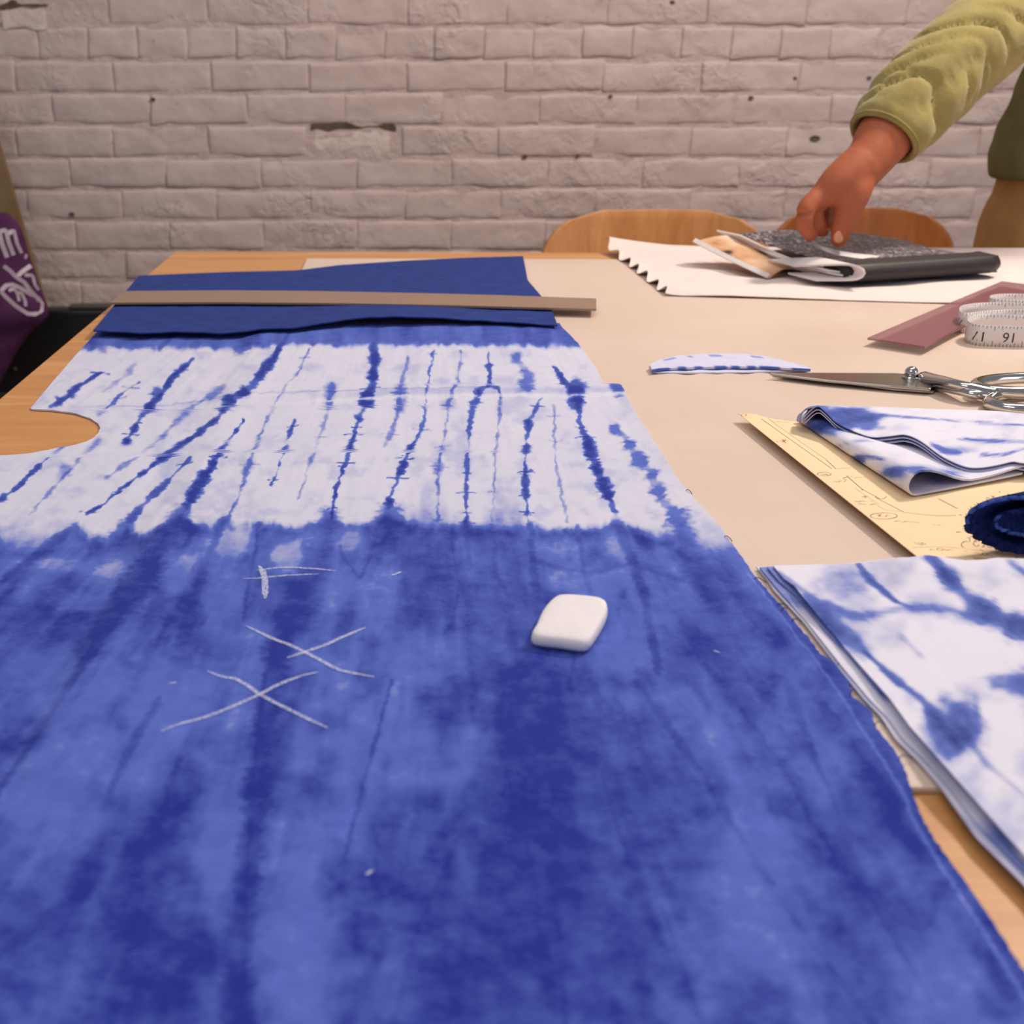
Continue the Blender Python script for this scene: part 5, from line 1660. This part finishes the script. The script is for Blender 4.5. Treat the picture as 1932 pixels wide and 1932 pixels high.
hl += limb([lwr + [-.016, -.01, -.012], lwr + [-.040, -.03, -.03], lwr + [-.046, -.055, -.046]], [.016, .012, .009], 12)
remesh('left_hand', hl, 0.003, M_SKIN, person, 5)

# ------------------------------------------------------------------ left: bench, black case, board, purple bag
bn = thing('low_bench', 'low dark reddish wooden bench against the wall', 'bench', (-0.95, 2.45, 0))
obj('bench_top', *box(-1.55, -0.12, 2.16, 2.72, 0.30, 0.335), M_DARKWOOD, bn, False)
for x in (-1.5, -0.17):
    for y in (2.20, 2.68):
        obj('leg', *box(x - .025, x + .025, y - .025, y + .025, 0, 0.2995), M_DARKWOOD, bn, False)
cs_t = PY(200, 585, 2.40)[2]
case = thing('black_case', 'flat black case standing on the bench behind the purple bag', 'case', (-0.62, 2.43, 0.335))
cx0, cx1 = PY(-420, 600, 2.40)[0], PY(420, 600, 2.40)[0]
bevel(obj('body', *box(cx0, cx1, 2.40, 2.44, 0.3355, cs_t), M_CASE, case, False), 0.006)
bevel(obj('rim', *box(PY(128, 580, 2.4)[0], cx1 - 0.004, 2.404, 2.436, cs_t + 0.0003, cs_t + 0.0075), M_CASER, case, False), 0.002)
obj('base_strip', *box(cx0 + .01, cx1 - .01, 2.385, 2.3995, 0.3355, 0.352), M_CASER, case, False)
for (hx, hy) in ((32, 632), (28, 697)):
    p_ = PY(hx, hy, 2.399)
    v_, f_ = ellipsoid(p_, (0.005, 0.002, 0.005), 6, 10)
    obj('rivet', v_, f_, M_CASER, case)
# leaning board
q = [None, PY(2, 290, 2.62), PY(92, 600, 2.535)]
dv_ = q[2] - q[1]
e1 = q[1] - dv_ * 0.8; e2 = q[2] + dv_ * 0.35
lw = np.array([-0.11, 0.0, 0.0]); th_ = np.array([0.0, 0.016, 0.005])
ts = (e2[2] - 0.336) / max(1e-6, (e1[2] - e2[2]))
e2 = e2 - (e1 - e2) * ts
vv = [e1, e1 + lw, e2 + lw, e2, e1 + th_, e1 + lw + th_, e2 + lw + th_, e2 + th_]
bd = obj('leaning_board', vv, [(0, 1, 2, 3), (7, 6, 5, 4), (0, 4, 5, 1), (1, 5, 6, 2), (2, 6, 7, 3), (3, 7, 4, 0)], M_BOARD, None, False)
tag(bd, 'olive brown wooden board leaning behind the purple bag', 'board')
# bag: soft sack, its printed right part shows
bagt = thing('purple_tote_bag', 'purple canvas tote bag with white lettering at the left wall', 'bag', tuple(PY(-90, 720, 2.28) * np.array([1, 1, 0]) + np.array([0, 0, .336])))
rowsb = [(402, -330, 12), (430, -335, 38), (480, -338, 54), (540, -340, 74), (585, -338, 90), (602, -336, 86), (625, -330, 60), (660, -322, 34), (700, -312, 12), (735, -300, -8)]
rb = smooth_path(np.array(rowsb, float), 34)
G = np.zeros((34, 28, 3))
for i in range(34):
    a = PY(rb[i, 1], rb[i, 0], 2.28); c_ = PY(rb[i, 2], rb[i, 0], 2.28)
    for j in range(28):
        s_ = j / 27
        p_ = a * (1 - s_) + c_ * s_
        bul = 0.055 * (math.sin(math.pi * s_) ** .6) * (0.35 + 0.65 * math.sin(math.pi * min(1, (i + 3) / 38)) )
        p_ = p_ + np.array([0, -bul + 0.008 * (vnoise(i * .35, j * .4, 4) - .5), 0])
        G[i, j] = p_
G[:, :, 2] = np.maximum(G[:, :, 2], 0.337)
Bk = G.copy(); Bk[:, :, 1] = 2.28 + (2.28 - G[:, :, 1]) * 0.8 + 0.004
f1 = grid_faces(34, 28); f2 = grid_faces(34, 28, 34 * 28, True)
n = 34 * 28
ring = np.array([j for j in range(28)] + [i * 28 + 27 for i in range(1, 34)] + [33 * 28 + j for j in range(26, -1, -1)] + [i * 28 for i in range(32, 0, -1)])
sk = np.stack([ring, ring + n, np.roll(ring, -1) + n, np.roll(ring, -1)], -1)
bag = obj('bag_body', np.concatenate([G.reshape(-1, 3), Bk.reshape(-1, 3)]), np.concatenate([f1, f2, sk]), M_BAG, bagt)


def bagpt(x, y):
    i = np.interp(y, rb[:, 0], np.arange(34)); i0 = int(min(32, i)); fi = i - i0
    a = rb[i0] * (1 - fi) + rb[i0 + 1] * fi
    s_ = np.clip((x - a[1]) / (a[2] - a[1]), 0, 1) * 27; j0 = int(min(26, s_)); fj = s_ - j0
    p_ = (G[i0, j0] * (1 - fj) + G[i0, j0 + 1] * fj) * (1 - fi) + (G[i0 + 1, j0] * (1 - fj) + G[i0 + 1, j0 + 1] * fj) * fi
    return p_ + np.array([0, -0.0022, 0])


b4 = lambda pts: [(x / 2.97, 250 + y / 2.97) for x, y in pts]
for pts, wd in [(b4([(12, 540), (30, 610), (60, 690)]), .009), (b4([(20, 545), (48, 540), (66, 610), (92, 680)]), .008), (b4([(60, 560), (85, 545), (105, 620), (128, 672)]), .008), (b4([(145, 690), (156, 694)]), .009),
                (b4([(45, 735), (80, 765), (110, 800), (140, 770), (175, 745)]), .008), (b4([(110, 800), (150, 830), (185, 880), (205, 905)]), .008), (b4([(150, 790), (185, 800), (200, 850), (220, 880)]), .007),
                (b4([(35, 870), (70, 830), (110, 845), (220, 920), (245, 960), (240, 1000), (190, 1012), (120, 960), (60, 900), (35, 870)]), .008),
                (b4([(75, 870), (100, 860), (120, 890), (130, 930)]), .006), (b4([(115, 880), (140, 890), (160, 930), (165, 960)]), .006), (b4([(205, 905), (225, 940)]), .008)]:
    q = resample(pts, 16)
    w_ = np.array([bagpt(a, c_) for a, c_ in q])
    obj('printed_letter_stroke', *ribbon(w_, wd, (0, 1, 0)), M_BAGINK, bag)
# bag handle
hp0 = PY(-120, 404, 2.29); hp1 = PY(-40, 404, 2.29)
obj('handle', *tube(smooth_path([hp0, hp0 + [0.01, .02, .09], (hp0 + hp1) / 2 + [0, .03, .13], hp1 + [-.01, .02, .09], hp1], 24), 0.008, 8, flat=.4, up=(0, 1, 0)), M_BAG, bagt)
